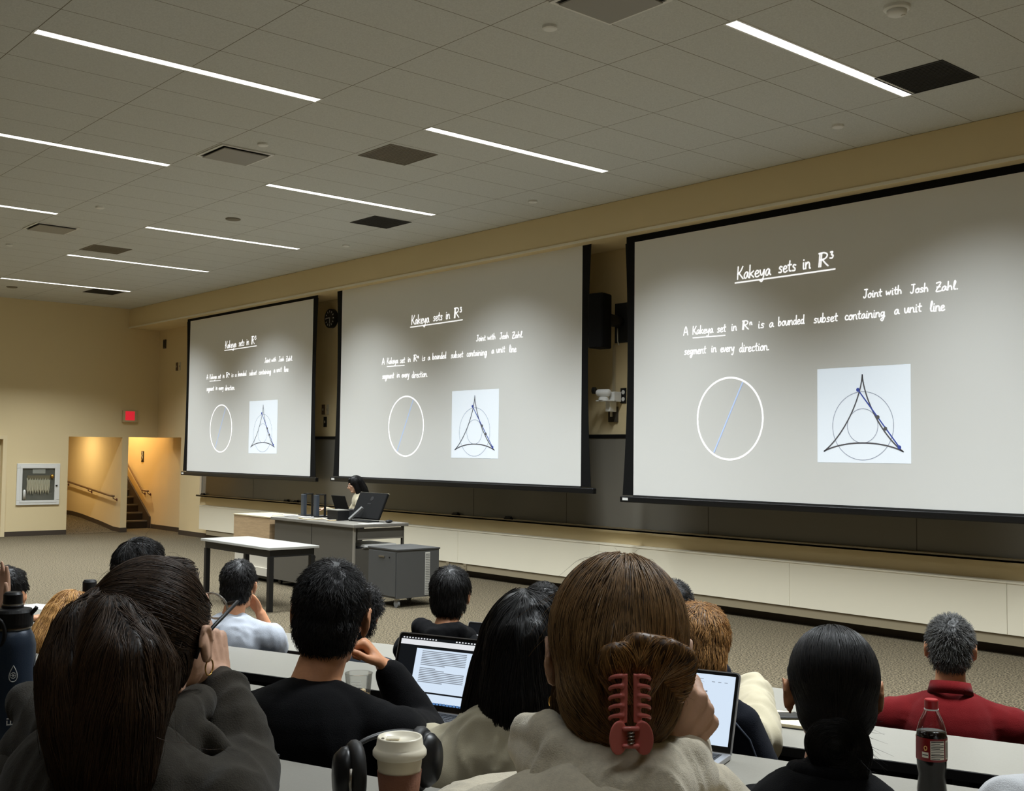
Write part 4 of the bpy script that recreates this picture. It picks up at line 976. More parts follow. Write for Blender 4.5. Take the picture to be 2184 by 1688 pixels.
chainw(pt, [(212, 1305, 1.82, .03), (180, 1350, 1.75, .045), (155, 1430, 1.72, .048), (165, 1540, 1.7, .05), (185, 1650, 1.7, .045), (200, 1760, 1.71, .035)])
chainw(pt, [(225, 1310, 1.8, .03), (290, 1360, 1.73, .035), (325, 1430, 1.72, .034), (325, 1490, 1.72, .028), (300, 1560, 1.7, .028)])
pt_ = solid('ponytail', pt, .006, HDB, h, smooth=6, disp=folds(.007, 14, 3, 1.4, .12))
dn = P.loc(at(235, 1900, 1.72))
strands(pt_, pt_, HDB, 11000, flow_to(dn), (.1, .22), 12, .0, .06, .0006, .003, seed=8, cling=.85)
strands(pt_, pt_, HDB, 90, flow_to(dn), (.1, .22), 12, .1, .3, .0004, .004, seed=9, cling=.0, name='loose_strands', wave=.15)
MB().tube([tie + (T((.02*math.cos(a), 0, .02*math.sin(a)))-T((0, 0, 0))) for a in [k*.3927 for k in range(16)]], .004, 8, loop=True).build('hair_tie', BLACK, h, smooth=True)
er_ = T((.082, .004, -.052))
MB().tube([er_ + (T((0, .0125*math.cos(a), .0125*math.sin(a)))-T((0, 0, 0))) for a in [k*.3 for k in range(21)]], .0013, 8, loop=True).build('earring', GOLD, P.o, smooth=True)
gl = bpy.data.objects.new('eyeglasses', None); COL.objects.link(gl); gl.parent = P.o; gl['label'] = 'clear rimmed glasses with black temples'
GLS = mat('clear_frame', (190, 186, 176), .15, trans=.6, ior=1.4)
for sx in (-1, 1):
    MB().tube([T((sx*.038+.027*math.cos(a), .118+.004*math.cos(a)*sx*-1, .0+.023*math.sin(a))) for a in [k*.3307 for k in range(19)]], .0022, 8, loop=True).build('rim', GLS, gl, smooth=True)
    MB().tube([T((sx*.066, .117, .006)), T((sx*.088, .108, .014)), T((sx*.089, .04, .012)), T((sx*.086, -.01, .006)), T((sx*.08, -.03, -.02))], .0034, 8).build('temple', BLACK, gl, smooth=True)
MB().tube([T((-.012, .12, .005)), T((0, .123, .008)), T((.012, .12, .005))], .002, 8).build('bridge', GLS, gl, smooth=True)
hd_ = MB()
chainw(hd_, [(60, 1500, 1.95, .035), (120, 1560, 1.86, .04), (230, 1610, 1.8, .045), (330, 1560, 1.8, .04), (385, 1530, 1.85, .036), (425, 1500, 1.92, .03)])
chainw(hd_, [(80, 1600, 1.9, .06), (230, 1680, 1.8, .07), (370, 1610, 1.82, .05)])
chainw(hd_, [(400, 1555, 1.84, .022), (440, 1570, 1.84, .02), (470, 1600, 1.84, .018)])
solid('hood', hd_, .007, OLV, P.o, smooth=6, disp=folds(.006, 15, 7))

# --- man in black sweater
P = person('man in black sweater resting his cheek on his right fist', at(707, 1316, 2.65), .34, 36, lean=.15, side=.05, hy=10, hp=4, hr=3, top=BLK, topname='sweater', skin='warm', vox=.006, fold=.004, sh=.2, puff=.016,
           arms={'R': (at(905, 1572, 2.78), at(828, 1432, 2.83), CU*.7-CR*.62+CF*.1, -CR*.4-CF*.1-CU*.5, 1.2)}, seed=8)
short_hair(P, HB, 6500, .004, .006, (.012, .028), .3, .006, 10, .3, .0006, up=.05)
MB().tube([P.N + V((.068*math.cos(a), -.012+.07*math.sin(a), .012+.02*math.sin(a))) for a in [k*.26 for k in range(24)]], .0016, 6, loop=True).build('necklace', GOLD, P.o, smooth=True)
MB().tube([P.N + V((.078*math.cos(a), -.016+.078*math.sin(a), -.008+.02*math.sin(a))) for a in [k*.26 for k in range(24)]], .013, 8, loop=True).build('collar_rib', BLK, P.o, smooth=True)

# --- woman with long black hair
P = person('woman in cream jacket with long straight black hair', at(1122, 1387, 2.55), .34, 30, lean=.14, hy=12, top=BEI, topname='jacket', vox=.008, fold=.011, sh=.19, puff=.026,
           arms={'L': (at(978, 1660, 2.4), at(1005, 1575, 2.66), CF+CU*.1, -CU, .3)}, seed=11)
T = lambda p: P.Hm @ V(p)
mb = MB(); H_cap(mb, P, .008, .02)
mb.chain([T((0, -.07, .02)), T((0, -.1, -.1)), T((0, -.115, -.22)), T((0, -.12, -.33)), T((0, -.12, -.4))], [.08, .088, .085, .07, .03])
for sx in (-1, 1): mb.chain([T((sx*.06, -.02, .05)), T((sx*.085, -.035, -.06)), T((sx*.105, -.06, -.2)), T((sx*.11, -.06, -.32)), T((sx*.09, -.07, -.4))], [.035, .04, .045, .036, .016])
h = solid('hair', mb, .007, HB, P.o, smooth=6, disp=folds(.006, 16, 5, 1.4, .15))
strands(h, h, HB, 6000, flow_down(P), (.1, .25), 12, .0, .06, .0007, .003, seed=12, cling=.85)
strands(h, h, HB, 160, flow_down(P), (.1, .25), 12, .05, .25, .0006, .004, seed=13, cling=.0, name='loose_strands', wave=.3, mask=lambda q: q.z < P.H.z-.15)
# --- woman with the low bun
P = person('woman in black turtleneck with sleek black hair in a low bun', at(1775, 1478, 2.17), .34, 28, lean=.1, hy=14, top=BLK, topname='turtleneck', skin='warm', vox=.007, fold=.005, sh=.18, puff=.012, neck_r=.05, seed=14, arms=LAP(at(1775, 1478, 2.17)))
T = lambda p: P.Hm @ V(p)
mb = MB(); H_cap(mb, P, .004, .0); bun = P.loc(at(1786, 1590, 2.06)); mb.cap_(T((0.0, -.06, -.03)), bun+V((0, .03, .02)), .05, .026)
h = solid('hair', mb, .006, HB, P.o, smooth=8)
strands(h, h, HB, 7000, flow_to(bun), (.05, .14), 12, .0, .035, .0006, .002, seed=15, cling=.95)
bm_ = MB(); BR = V((RZ, 0, 0))
ring = [bun + (T((.033*math.cos(a), 0, .028*math.sin(a)))-T((0, 0, 0))) for a in [k*.42 for k in range(15)]]
bm_.tube(ring, .024, 10, loop=True); bm_.ell(bun, (.03, .03, .03)); bm_.chain([bun+V((-.02, 0, -.03)), bun+V((.03, 0, -.045)), bun+V((.04, .0, -.01))], [.022, .022, .02])
bo = solid('bun', bm_, .005, HB, h, smooth=3, disp=folds(.003, 30, 2))
strands(bo, bo, HB, 1600, lambda q: (q-bun).cross(V((0, 1, .2))), (.03, .07), 8, .0, .15, .0005, .002, seed=16)
strands(bo, bo, HB, 60, lambda q: V((.5, 0, -.3)), (.02, .06), 6, .2, .5, .0003, .002, seed=17, cling=0, name='loose_strands')
tn = MB()
for k in range(3): tn.tube([P.N + V((.062*math.cos(a), -.004+.062*math.sin(a), .03-.03*k-.012*math.sin(a))) for a in [j*.26 for j in range(24)]], .018, 8, loop=True)
tn.chain([P.N+V((0, -.0, .03)), P.N+V((0, 0, -.04))], [.05, .07]); solid('roll_neck', tn, .006, BLK, P.o, smooth=4, disp=folds(.002, 30, 3))

# --- man in red polo
P = person('man in red polo shirt with short greying hair, seen from behind', at(2027, 1386, 4.23), 0, 27, lean=.06, top=RED, topname='polo_shirt', skin='warm', vox=.009, fold=.004, sh=.205, puff=.018, s=1.04, seed=17)
short_hair(P, HGY, 3500, .002, -.004, (.008, .02), .7, .007, 18, .3, .0009, up=.03)
MB().rings([[P.N + V((r*math.cos(a)*(1.0), -.012+r*math.sin(a), z-.018*math.sin(a))) for a in [2*PI*k/28 for k in range(28)]] for r, z in ((.072, .018), (.064, .06), (.07, .064), (.082, .02))], loop=True).build('collar', RED, P.o, smooth=True)
# --- blond man
P = person('person with reddish blond hair in cream jacket leaning on table', at(1490, 1382, 3.56), .18, 30, lean=.22, hy=8, hp=14, top=BEI, topname='jacket', vox=.009, fold=.012, sh=.19, puff=.018,
           arms={'R': (at(1604, 1478, 3.78), at(1530, 1500, 3.98), -CR+CF*.3, -CU, .3)}, seed=20)
short_hair(P, HBW, 4500, .012, .03, (.03, .06), .15, .007, 19, .22, .0009)
# --- black haired student
P = person('student with cropped black hair directly behind the blond head', at(1437, 1303, 4.81), 0, 34, top=NAVY, skin='brown', vox=.011, seed=23)
short_hair(P, HB, 1800, .004, .0, (.006, .014), .8, .008, 20, .4, .0011)
# --- black hoodie
P = person('student in black hoodie before the rolling cabinet', at(962, 1270, 5.3), 0, 32, lean=.14, hy=8, top=BLK, topname='hoodie', skin='warm', vox=.010, sh=.18, puff=.02, fold=.006, seed=26)
short_hair(P, HB, 2600, .010, .014, (.03, .06), .15, .008, 21, .2, .001)
hm_ = MB(); N = P.N
hm_.chain([N+V((-.11, .02, .0)), N+V((-.09, -.08, .03)), N+V((0, -.13, .0)), N+V((.09, -.08, .02)), N+V((.11, .02, -.01))], [.035, .045, .055, .045, .035]); hm_.chain([N+V((-.07, -.12, -.06)), N+V((.07, -.12, -.06))], [.06, .06])
solid('hood', hm_, .009, BLK, P.o, smooth=5, disp=folds(.005, 16, 3))
# --- white t-shirt
P = person('man in white t-shirt resting chin on clasped hands', at(510, 1250, 5.8), 0, 38, lean=.12, hy=8, hp=5, top=WHT, topname='t_shirt', skin='warm', vox=.008, short=True, sh=.205, fold=.006, puff=.02,
           arms={'R': (at(592, 1395, 6.0), at(556, 1310, 5.98), CU*.75-CR*.55+CF*.2, -CR*.6-CF*.6, .9)}, seed=29)
short_hair(P, HB, 2600, .007, .012, (.012, .028), .3, .008, 22, .35, .0011)
g = bpy.data.objects.new('eyeglasses', None); COL.objects.link(g); g.parent = P.o; T = lambda p: P.Hm @ V(p)
for sx in (-1, 1):
    MB().tube([T((sx*.034+.025*math.cos(a), .105, .0+.02*math.sin(a))) for a in [k*.3307 for k in range(19)]], .002, 6, loop=True).build('rim', STEEL, g, smooth=True)
    MB().tube([T((sx*.06, .104, .006)), T((sx*.086, .09, .01)), T((sx*.087, 0, .006))], .002, 6).build('temple', STEEL, g, smooth=True)
# --- slate shirt, curly hair
P = person('student in slate shirt with dark curly hair, partly behind the black sweater', at(768, 1312, 5.4), 0, 40, lean=.03, side=.17, hr=10, top=GRB, skin='tan', vox=.011, seed=32, fold=.005, sh=.17, arms=LAP(at(690, 1312, 5.4)))
short_hair(P, HB, 2600, .016, .014, (.02, .04), .6, .009, 23, .8, .0013, wave=.5, fold=.008)
# --- left group
P = person('dark haired student beyond the ponytail, head above hers', at(300, 1223, 4.3), .18, 38, lean=.02, sh=.17, head_s=.96, top=DKG, skin='brown', vox=.011, seed=35)
short_hair(P, HB, 3000, .012, .012, (.03, .06), .1, .008, 24, .15, .0009, side=-.03)
P = person('person with blond streaked hair and black top bending low at the left', at(152, 1335, 4.75), .18, 30, lean=.3, hp=30, sh=.17, top=BLK, vox=.011, seed=38)
T = lambda p: P.Hm @ V(p)
mb = MB(); H_cap(mb, P, .012, .03); mb.chain([T((0, -.07, 0)), T((0, -.09, -.12)), T((0, -.1, -.2))], [.08, .085, .05])
for sx in (-1, 1): mb.chain([T((sx*.06, 0, .04)), T((sx*.085, .01, -.08)), T((sx*.09, .0, -.18))], [.035, .035, .02])
h = solid('hair', mb, .008, HBL, P.o, smooth=5, disp=folds(.006, 18, 5, 1.4, .2)); strands(h, h, HBL, 2600, flow_down(P), (.06, .14), 10, .02, .1, .0011, .003, seed=25)
g = bpy.data.objects.new('eyeglasses', None); COL.objects.link(g); g.parent = P.o; g['label'] = 'black glasses pushed up on the hair'
for sx in (-1, 1):
    MB().tube([T((sx*.034+.026*math.cos(a), .085+.006*math.sin(a), .112+.02*math.sin(a))) for a in [k*.3307 for k in range(19)]], .0034, 6, loop=True).build('rim', BLACK, g, smooth=True)
    MB().tube([T((sx*.062, .085, .112)), T((sx*.094, .06, .1)), T((sx*.1, -.03, .06))], .003, 6).build('temple', BLACK, g, smooth=True)
P = person('student with short black hair at the left edge beyond the flask', at(15, 1270, 5.3), .18, 40, lean=.12, top=DKG, skin='warm', vox=.011, seed=41)
short_hair(P, HB, 1800, .008, .01, (.02, .045), .15, .008, 26, .2, .001)
P = person('student at the left edge with raised hand, mostly out of view', at(-110, 1300, 3.5), .34, 40, lean=.12, top=DKG, skin='light', vox=.0065, seed=44,
           arms={'R': (at(-45, 1480, 3.4), at(-4, 1318, 3.45), CU*.97+CR*.05+CF*.1, -CR*.5-CF*.8, .12)})
short_hair(P, HDB, 1500, .008, .01, (.02, .045), .15, .008, 27, .2, .001)
P = person('student with dark hair in a loose bun, mostly hidden behind the long black hair', at(1160, 1308, 5.06), 0, 34, lean=.14, top=NAVY, vox=.011, seed=47, sh=.16, arms=LAP(at(1160, 1308, 5.06)))
T = lambda p: P.Hm @ V(p)
mb = MB(); H_cap(mb, P, .012, .01); mb.ell(T((.03, -.09, .085)), (.05, .045, .04))
h = solid('hair', mb, .008, HB, P.o, smooth=5, disp=folds(.005, 24, 5)); strands(h, h, HB, 1800, flow_to(T((.03, -.1, .09))), (.05, .1), 8, .02, .15, .0011, .003, seed=28)
P = person('person in pale grey shirt at the bottom right corner, mostly out of frame', at(2375, 1462, 2.1), .34, 20, lean=.1, top=LG, vox=.009, seed=50, fold=.006, puff=.02, arms=LAP(at(2375, 1462, 2.1)), sh=.165)
short_hair(P, HDB, 1500, .008, .01, (.02, .045), .15, .008, 29, .2, .001)

# --- lecturer
P = person('woman in pale jacket with long black hair standing at the desk, face in profile', on_plane(757, 1034, 1, .38), 0, 150, lean=.06, hp=16, hy=0, top=BEI, topname='jacket', skin='light', vox=.008, standing=True, arms={k_: (on_plane(757, 1034, 1, .38)+V((dx_, dy_, -.5)), on_plane(757, 1034, 1, .38)+V((dx_-.08, -.3, -.36)), V((-.4, -1, 0)), V((0, 0, -1)), .3) for k_, dx_, dy_ in (('L', .2, -.06), ('R', -.24, .04))}, s=.94, head_s=.97, sh=.17, group='lecturer', fold=.004)
P.o['group'] = 'lecturer at the desk'
T = lambda p: P.Hm @ V(p)
mb = MB(); H_cap(mb, P, .008, .02)
mb.chain([T((0, -.06, .02)), T((0, -.085, -.1)), T((0, -.1, -.24)), T((0, -.1, -.4))], [.08, .08, .075, .04])
for sx in (-1, 1): mb.chain([T((sx*.06, -.01, .05)), T((sx*.078, -.01, -.06)), T((sx*.085, -.02, -.22)), T((sx*.085, -.02, -.34))], [.032, .032, .034, .02])
h = solid('hair', mb, .008, HB, P.o, smooth=5, disp=folds(.004, 16, 5, 1.4, .15)); strands(h, h, HB, 1500, flow_down(P), (.1, .2), 8, .0, .06, .0012, .003, seed=30)
g = bpy.data.objects.new('eyeglasses', None); COL.objects.link(g); g.parent = P.o
for sx in (-1, 1):
    MB().tube([T((sx*.033+.024*math.cos(a), .11, .0+.02*math.sin(a))) for a in [k*.3307 for k in range(19)]], .0018, 6, loop=True).build('rim', BLACK, g, smooth=True)
    MB().tube([T((sx*.058, .108, .006)), T((sx*.084, .09, .01)), T((sx*.086, 0, .006))], .0018, 6).build('temple', BLACK, g, smooth=True)
print('people done')

# ------------------------------------------------------------------ chairs
CHL = {6: 'black chair under the person with reddish blond hair', 2: 'black chair of the man in the black sweater', 3: 'black chair of the woman with long black hair', 4: 'black chair of the woman with the low bun',
       5: 'black chair of the man in the red polo', 7: 'black chair of the student with cropped black hair', 8: 'black chair of the student in the black hoodie', 9: 'black chair of the man in the white t-shirt', 10: 'black chair of the student in the slate shirt',
       11: 'black chair of the dark haired student beyond the ponytail', 12: 'black chair of the bending blond streaked person', 0: 'black chair of the woman with the claw clip', 1: 'black chair of the woman with the ponytail'}
for k, l in CHL.items(): chair(PEOPLE[k], l)
for s_, l in ((-.5, 'empty black chair top showing just right of the bun'), (.05, 'empty black chair top showing beyond the soda bottle'), (.6, 'empty black chair top at the right edge beyond the soda bottle')):
    e_ = bpy.data.objects.new('spot', None); e_.location = seat(3.3, s_, .18); e_.rotation_euler = (0, 0, RZ); chair(e_, l); bpy.data.objects.remove(e_)
# ------------------------------------------------------------------ things on the lecture tables
ZA, ZB, ZC, ZT = 1.24, 1.08, .92, .755
def on(px, py, z): return on_plane(px, py, 2, z)
# paper coffee cup
c0 = on(852, 1762, ZA); 
c0 = at(852, 1640, 1.86); c0.z = ZA+.001
cup = thing('paper_cup', 'paper coffee cup with white lid and brown sleeve on the nearest table', 'cup', c0)
hh = .118
MB().lathe([(.026, 0), (.027, .004), (.038, hh-.012), (.0395, hh-.008), (.0395, hh-.012), (.0365, hh-.02), (.0255, .006)], n=40, cap=False).build('cup_body', mat('paper_cream', (226, 214, 186), .6), cup, smooth=True)
MB().lathe([(.029, .016), (.0362, .08), (.0368, .08), (.0298, .016)], n=40, cap=False).build('sleeve', mat('sleeve_brown', (112, 70, 46), .8, bump=.2, bscale=200), cup, smooth=True)
LID = mat('lid_ivory', (236, 228, 206), .35)
ld = MB().lathe([(.041, hh-.016), (.0445, hh-.012), (.0445, hh-.006), (.0415, hh-.001), (.039, hh+.001), (.0372, hh+.015), (.0358, hh+.0175), (.033, hh+.0165), (.031, hh+.0115), (.0005, hh+.0115)], n=48, cap=False).build('lid', LID, cup, smooth=True)
sp_d = (CAM - c0); sp_d.z = 0; sp_d.normalize(); lf = V((sp_d.y, -sp_d.x, 0))
tab = M.Translation((0, 0, hh)) @ M((CR*-1, (CF*V((1, 1, 0))).normalized() if False else V((CF.x, CF.y, 0)).normalized(), V((0, 0, 1)))).transposed().to_4x4()
MB().box(-.0, .022, -.008, .008, .0125, .0155, tab).build('sip_tab', LID, ld, bevel=.002)
MB().lathe([(.004, .0126), (.004, .0128)], (.03, .004, 0), 12, tab).build('sip_hole', mat('hole_dark', (90, 82, 66), .8), ld)
# headphones behind the cup
hp = thing('headphones', 'black over ear headphones standing on the table behind the coffee cup', 'headphones', at(835, 1700, 2.02))
hp.location.z = ZA
HPM = mat('headphone_black', (22, 22, 23), .38); PAD = mat('headphone_pad', (30, 29, 28), .55)
hl = lambda p: V(p)-hp.location
for (px, d, l) in ((744, 1.9, -1), (905, 2.0, 1)):
    c_ = hl(V((0, 0, 0))+at(px, 1660, d)); c_.z = .06
    rot = M.Translation(c_) @ M((CR*1.0, V((-CR.y, CR.x, 0)), V((0, 0, 1)))).transposed().to_4x4() @ M.Rotation(PI/2, 4, 'Y') @ M.Rotation(.35*l, 4, 'X')
    e_ = MB().lathe([(.001, .026*l), (.028, .024*l), (.036, .012*l), (.038, 0)], n=28, mtx=rot @ M.Diagonal((1.3, 1, 1, 1))).build('ear_cup', HPM, hp, smooth=True)
    MB().tube([rot @ V((.045*math.cos(a), .034*math.sin(a), -.01*l)) for a in [k*.2618 for k in range(24)]], .013, 10, loop=True).build('cushion', PAD, e_, smooth=True)
    MB().tube([rot @ V((-.02, -.036, .004*l)), rot @ V((-.0, -.04, .006*l)), rot @ V((.02, -.036, .004*l))], .003, 8).build('yoke', STEEL, e_, smooth=True)
a_, b_ = hl(at(752, 1640, 1.92)), hl(at(900, 1640, 2.01)); a_.z = b_.z = .093; m_ = (a_+b_)/2
MB().rings([[p + o_ for o_ in (V((0, 0, .005)), CF*.014, V((0, 0, -.005)), CF*-.014)] for p in [m_ + (a_-m_)*math.cos(t_) + V((0, 0, 1))*math.sin(t_)*.022 for t_ in [PI*k/20 for k in range(21)]]]).build('headband', HPM, hp, smooth=True)
# black closed laptop at the ponytail's elbow
q = on(598, 1612, ZA+.016)
lb = thing('closed_laptop', 'closed black laptop corner by the dark hoodie sleeve', 'laptop', seat(1.5, -1.83, ZA+.001), RZ)
dd = M.Rotation(-RZ, 3, 'Z') @ (q - lb.location)
bx('base', BLACK, dd.x-.3, dd.x, dd.y-.2, dd.y, .0, .011, lb, bevel=.003); bx('lid', mat('lid_charcoal', (44, 43, 42), .5), dd.x-.3, dd.x, dd.y-.2, dd.y, .0115, .018, lb, bevel=.002)
# water flask
fk = thing('water_flask', 'dark blue steel water flask with black cap at the left edge', 'flask', at(22, 1450, 2.12)); fk.location.z = ZA+.001
FB = mat('flask_blue', (44, 56, 72), .35, metal=.2, bump=.06, bscale=500); r_ = .0445
MB().lathe([(.04, 0), (r_, .006), (r_, .215), (r_-.004, .23), (.035, .24), (.033, .242)], n=48).build('bottle', FB, fk, smooth=True)
MB().lathe([(.034, .242), (.0345, .246), (.033, .248)], n=40).build('collar', STEEL, fk, smooth=True)
cp = MB().lathe([(.037, .247), (.038, .252), (.038, .272), (.035, .277), (.02, .279), (.02, .283), (.0175, .286), (.0175, .302), (.014, .306), (.001, .307)], n=40).build('cap', BLACK, fk, smooth=False)
MB().lathe([(.019, .283), (.0195, .2845), (.019, .286)], n=32).build('spout_ring', STEEL, cp)
MB().tube([(.0, 0, 0)]*0 or [V((0, 0, .262)) + CR*x + V((0, 0, z)) for x, z in ((.034, .004), (.044, .014), (.047, .018))], .004, 8).tube([V((0, 0, .25)) - CR*.012 - V((CF.x, CF.y, 0))*.04 + CR*.016*math.cos(a) + V((0, 0, .026*math.sin(a)-.012)) for a in [k*.33 for k in range(19)]], .004, 8, loop=True).build('carry_loop', BLACK, cp, smooth=True)
def wrap(u, v, rr): # u along the surface from the side facing the viewer
    base = math.atan2(-CF.y, -CF.x); a = base + (u+.011)/r_
    return V((rr*math.cos(a), rr*math.sin(a), v))
dl = []
for k in range(33):
    t_ = 2*PI*k/32; x = .0095*math.sin(t_)*(math.sin(t_/2)**1.1); z = .0135*math.cos(t_)
    dl.append((x, z))
lm = MB(); lm.tube([wrap(.012+x, .172+z, r_+.0004) for x, z in dl[:-1]], .0007, 6, loop=True)
for k in range(6): lm.tube([wrap(.012, .169, r_+.0004), wrap(.012+.005*math.cos(k*PI/3), .169+.005*math.sin(k*PI/3), r_+.0004)], .0005, 5)
lm.tube([wrap(.012+.005*math.cos(a), .169+.005*math.sin(a), r_+.0004) for a in [k*PI/6 for k in range(12)]], .0005, 5, loop=True)
lm.build('drop_logo', WHITE, fk)
tc_ = bpy.data.curves.new('lettering', 'FONT'); tc_.body = 'Hydro Flask'; tc_.size = .022; tc_.extrude = .0
to = bpy.data.objects.new('t', tc_); COL.objects.link(to); dg = bpy.context.evaluated_depsgraph_get(); dg.update()
tm = bpy.data.meshes.new_from_object(to.evaluated_get(dg)); bpy.data.objects.remove(to)
wd = max(v.co.x for v in tm.vertices)
for v in tm.vertices:
    x, y = v.co.x, v.co.y; v.co = wrap(.018-y, .128-wd+x, r_+.0006)
tm.name = 'lettering'; to = bpy.data.objects.new('lettering', tm); COL.objects.link(to); to.parent = fk; tm.materials.clear(); tm.materials.append(WHITE)
for o_ in [fk]: o_.scale = (.97, .97, 1.085)
# soda bottle
sb = thing('soda_bottle', 'plastic soda bottle of dark cola with red cap and red label', 'bottle', at(1987, 1600, 2.5)); sb.location.z = ZB+.001
PET = sheet_glass('clear_plastic', (.93, .93, .92), .05)
Rb = .0325
shell = [(.024, 0), (.031, .006), (.032, .03), (.0285, .062), (.0315, .082), (Rb, .1), (Rb, .148), (.0315, .158), (.026, .178), (.0165, .2), (.0135, .207), (.0135, .216)]
MB().lathe(shell, n=40).build('bottle_shell', PET, sb, smooth=True)
COLA = mat('cola', (14, 5, 3), .15, spec=.3)
MB().lathe([(max(r-.0012, .01), z+.001) for r, z in shell if z < .15] + [(.0306, .158)], n=40).build('cola_fill', COLA, sb, smooth=True)
REDP = mat('cap_red', (150, 20, 24), .4)
MB().lathe([(.0145, .207), (.0148, .212), (.0148, .226), (.0135, .2285), (.001, .229)], n=32).build('cap', REDP, sb, smooth=False)
MB().lathe([(.0152, .205), (.0155, .2065), (.0152, .208)], n=32).build('neck_ring', WHITE, sb)
lab = MB().lathe([(Rb+.0004, .098), (Rb+.0007, .1), (Rb+.0007, .146), (Rb+.0004, .148)], n=48, cap=False).build('label', mat('label_red', (112, 14, 17), .35), sb, smooth=True)
def wrapb(u, v, d=.0012):
    base = math.atan2(-CF.y, -CF.x) - .0; a = base + u/Rb; return V(((Rb+d)*math.cos(a), (Rb+d)*math.sin(a), v))
def patch(mb, u0, u1, v0, v1, d=.0012, n=8):
    for k in range(n):
        a, b = u0+(u1-u0)*k/n, u0+(u1-u0)*(k+1)/n
        mb.poly([wrapb(a, v0, d), wrapb(b, v0, d), wrapb(b, v1, d), wrapb(a, v1, d)], [(0, 1, 2, 3)])
pw = MB(); patch(pw, -.014, .017, .103, .1435); patch(pw, .021, .036, .103, .1435); patch(pw, -.032, -.018, .106, .118)
pw.build('nutrition_panel', mat('label_white', (214, 208, 192), .5), lab)
pk = MB()
for k in range(11):
    v = .1405-k*.0036; patch(pk, -.0125, (.006 if k % 3 == 1 else .0155), v, v+(.0012 if k % 4 else .002), .0015)
for k in range(3): patch(pk, .0235+k*.004, .025+k*.004, .106, .14, .0015, 2)
patch(pk, -.031, -.019, .111, .113, .0015)
pk.build('panel_print', mat('print_dark', (40, 36, 32), .6), lab)
gm = MB(); gm.tube([wrapb(-.024+.003*math.cos(a), .127+.0042*math.sin(a), .0015) for a in [k*.52 for k in range(12)]], .0009, 5, loop=True).tube([wrapb(-.026, .121, .0015), wrapb(-.0215, .123, .0015)], .0009, 5)
gm.build('label_glyph', mat('label_gold', (216, 170, 100), .5), lab)
# laptops
KEY = mat('laptop_key', (24, 24, 25), .5); ALU = mat('laptop_aluminium', (176, 177, 180), .35, metal=.7); BEZ = mat('laptop_bezel', (10, 10, 11), .3)
def glow(n, c, s_): return mat(n, tuple(x*.25 for x in c), .3, emit=c, es=s_)
LW_ = glow('lcd_white', (216, 232, 250), .95); LD = glow('lcd_dark', (24, 28, 34), .5); LGR = glow('lcd_text_grey', (150, 158, 170), .5); LBL = glow('lcd_icon_blue', (110, 160, 225), .6); LBAR = glow('lcd_bar_white', (240, 242, 246), .85)
def laptop(label, hinge, rz, tilt, W, D, scr):
    o = thing('open_laptop', label, 'laptop', hinge, rz)     # hinge line at the back, user on -Y
    bs_ = MB().box(-W/2, W/2, -D, 0, 0, .014).build('base', ALU, o, bevel=.004)
    bx('keyboard_well', KEY, -W*.44, W*.44, -D*.52, -.018, .0135, .0146, bs_)
    ks = MB()
    for r in range(6):
        for c in range(14):
            w_ = W*.86/14; x = -W*.43+c*w_; y = -.022-(r+1)*(D*.5/6)
            if r == 5 and 4 <= c <= 8:
                if c == 4: ks.box(x, x+w_*5-.0025, y+.0018, y+D*.5/6-.001, .0146, .0158)
                continue
            ks.box(x, x+w_-.0025, y+.0018, y+D*.5/6-.001, .0146, .0158)
    k_ = ks.build('keys', mat('key_cap', (38, 38, 40), .45), bs_); k_['kind'] = 'stuff'
    bx('trackpad', mat('trackpad', (164, 165, 168), .3, metal=.5), -W*.2, W*.2, -D*.96, -D*.56, .0138, .0143, bs_)
    mt = M.Translation((0, -.002, .012)) @ M.Rotation(-math.radians(tilt), 4, 'X')
    Hh = D*.97
    rc_ = .01; ol = []
    for cx__, cz__, a0 in ((W/2-rc_, Hh-rc_, 0), (-W/2+rc_, Hh-rc_, 1)):
        for k in range(6): a = PI/2*(a0+k/5); ol.append((cx__+rc_*math.cos(a), cz__+rc_*math.sin(a)))
    ol += [(-W/2, 0), (W/2, 0)]
    RXm = mt @ M.Rotation(PI/2, 4, 'X')
    ldo = MB().prism(ol, -.006, 0, RXm).build('lid', ALU, o); ol2 = [(x*(W-.006)/W, .003+z*(Hh-.006)/Hh) for x, z in ol]
    MB().prism(ol2, .0, .0006, RXm).build('bezel', BEZ, ldo)
    sx0, sx1, sz0, sz1 = -W/2+.011, W/2-.011, .018, Hh-.011
    sg_ = bpy.data.objects.new('display', None)
    def rect(mb, u0, u1, v0, v1, d):
        mb.poly([mt @ V((sx0+(sx1-sx0)*u, -d, sz1-(sz1-sz0)*v)) for u, v in ((u0, v0), (u1, v0), (u1, v1), (u0, v1))], [(0, 1, 2, 3)])
    lay = {}
    for (mm, nm, u0, u1, v0, v1) in scr:
        if nm not in lay: lay[nm] = (MB(), mm, .0010+.00025*len(lay))
        rect(lay[nm][0], u0, u1, v0, v1, lay[nm][2])
    disp = None
    for nm, (mb, mm, d) in lay.items():
        q_ = mb.build(nm, mm, ldo)
    return o
rng = random.Random(4)
S1 = [(LD, 'display', 0, 1, 0, 1)]
S1 += [(LBAR, 'browser_bar', 0, 1, .045, .125)]
S1 += [(LW_, 'page', .2, .86, .17, .82), (LW_, 'page', .2, .86, .845, .97)]
for k in range(19):
    v = .2+k*.026
    if k == 9: continue
    S1.append((LGR, 'page_text', .27, .27+.51*(1 if k not in (8, 10, 11, 18) else (.55 if k != 10 else .35)), v, v+.011))
for k in range(26): S1.append((rng.choice([LBAR]), 'menu_marks', .02+k*.034, .02+k*.034+.018, .012, .03)) if k not in range(12, 18) else None
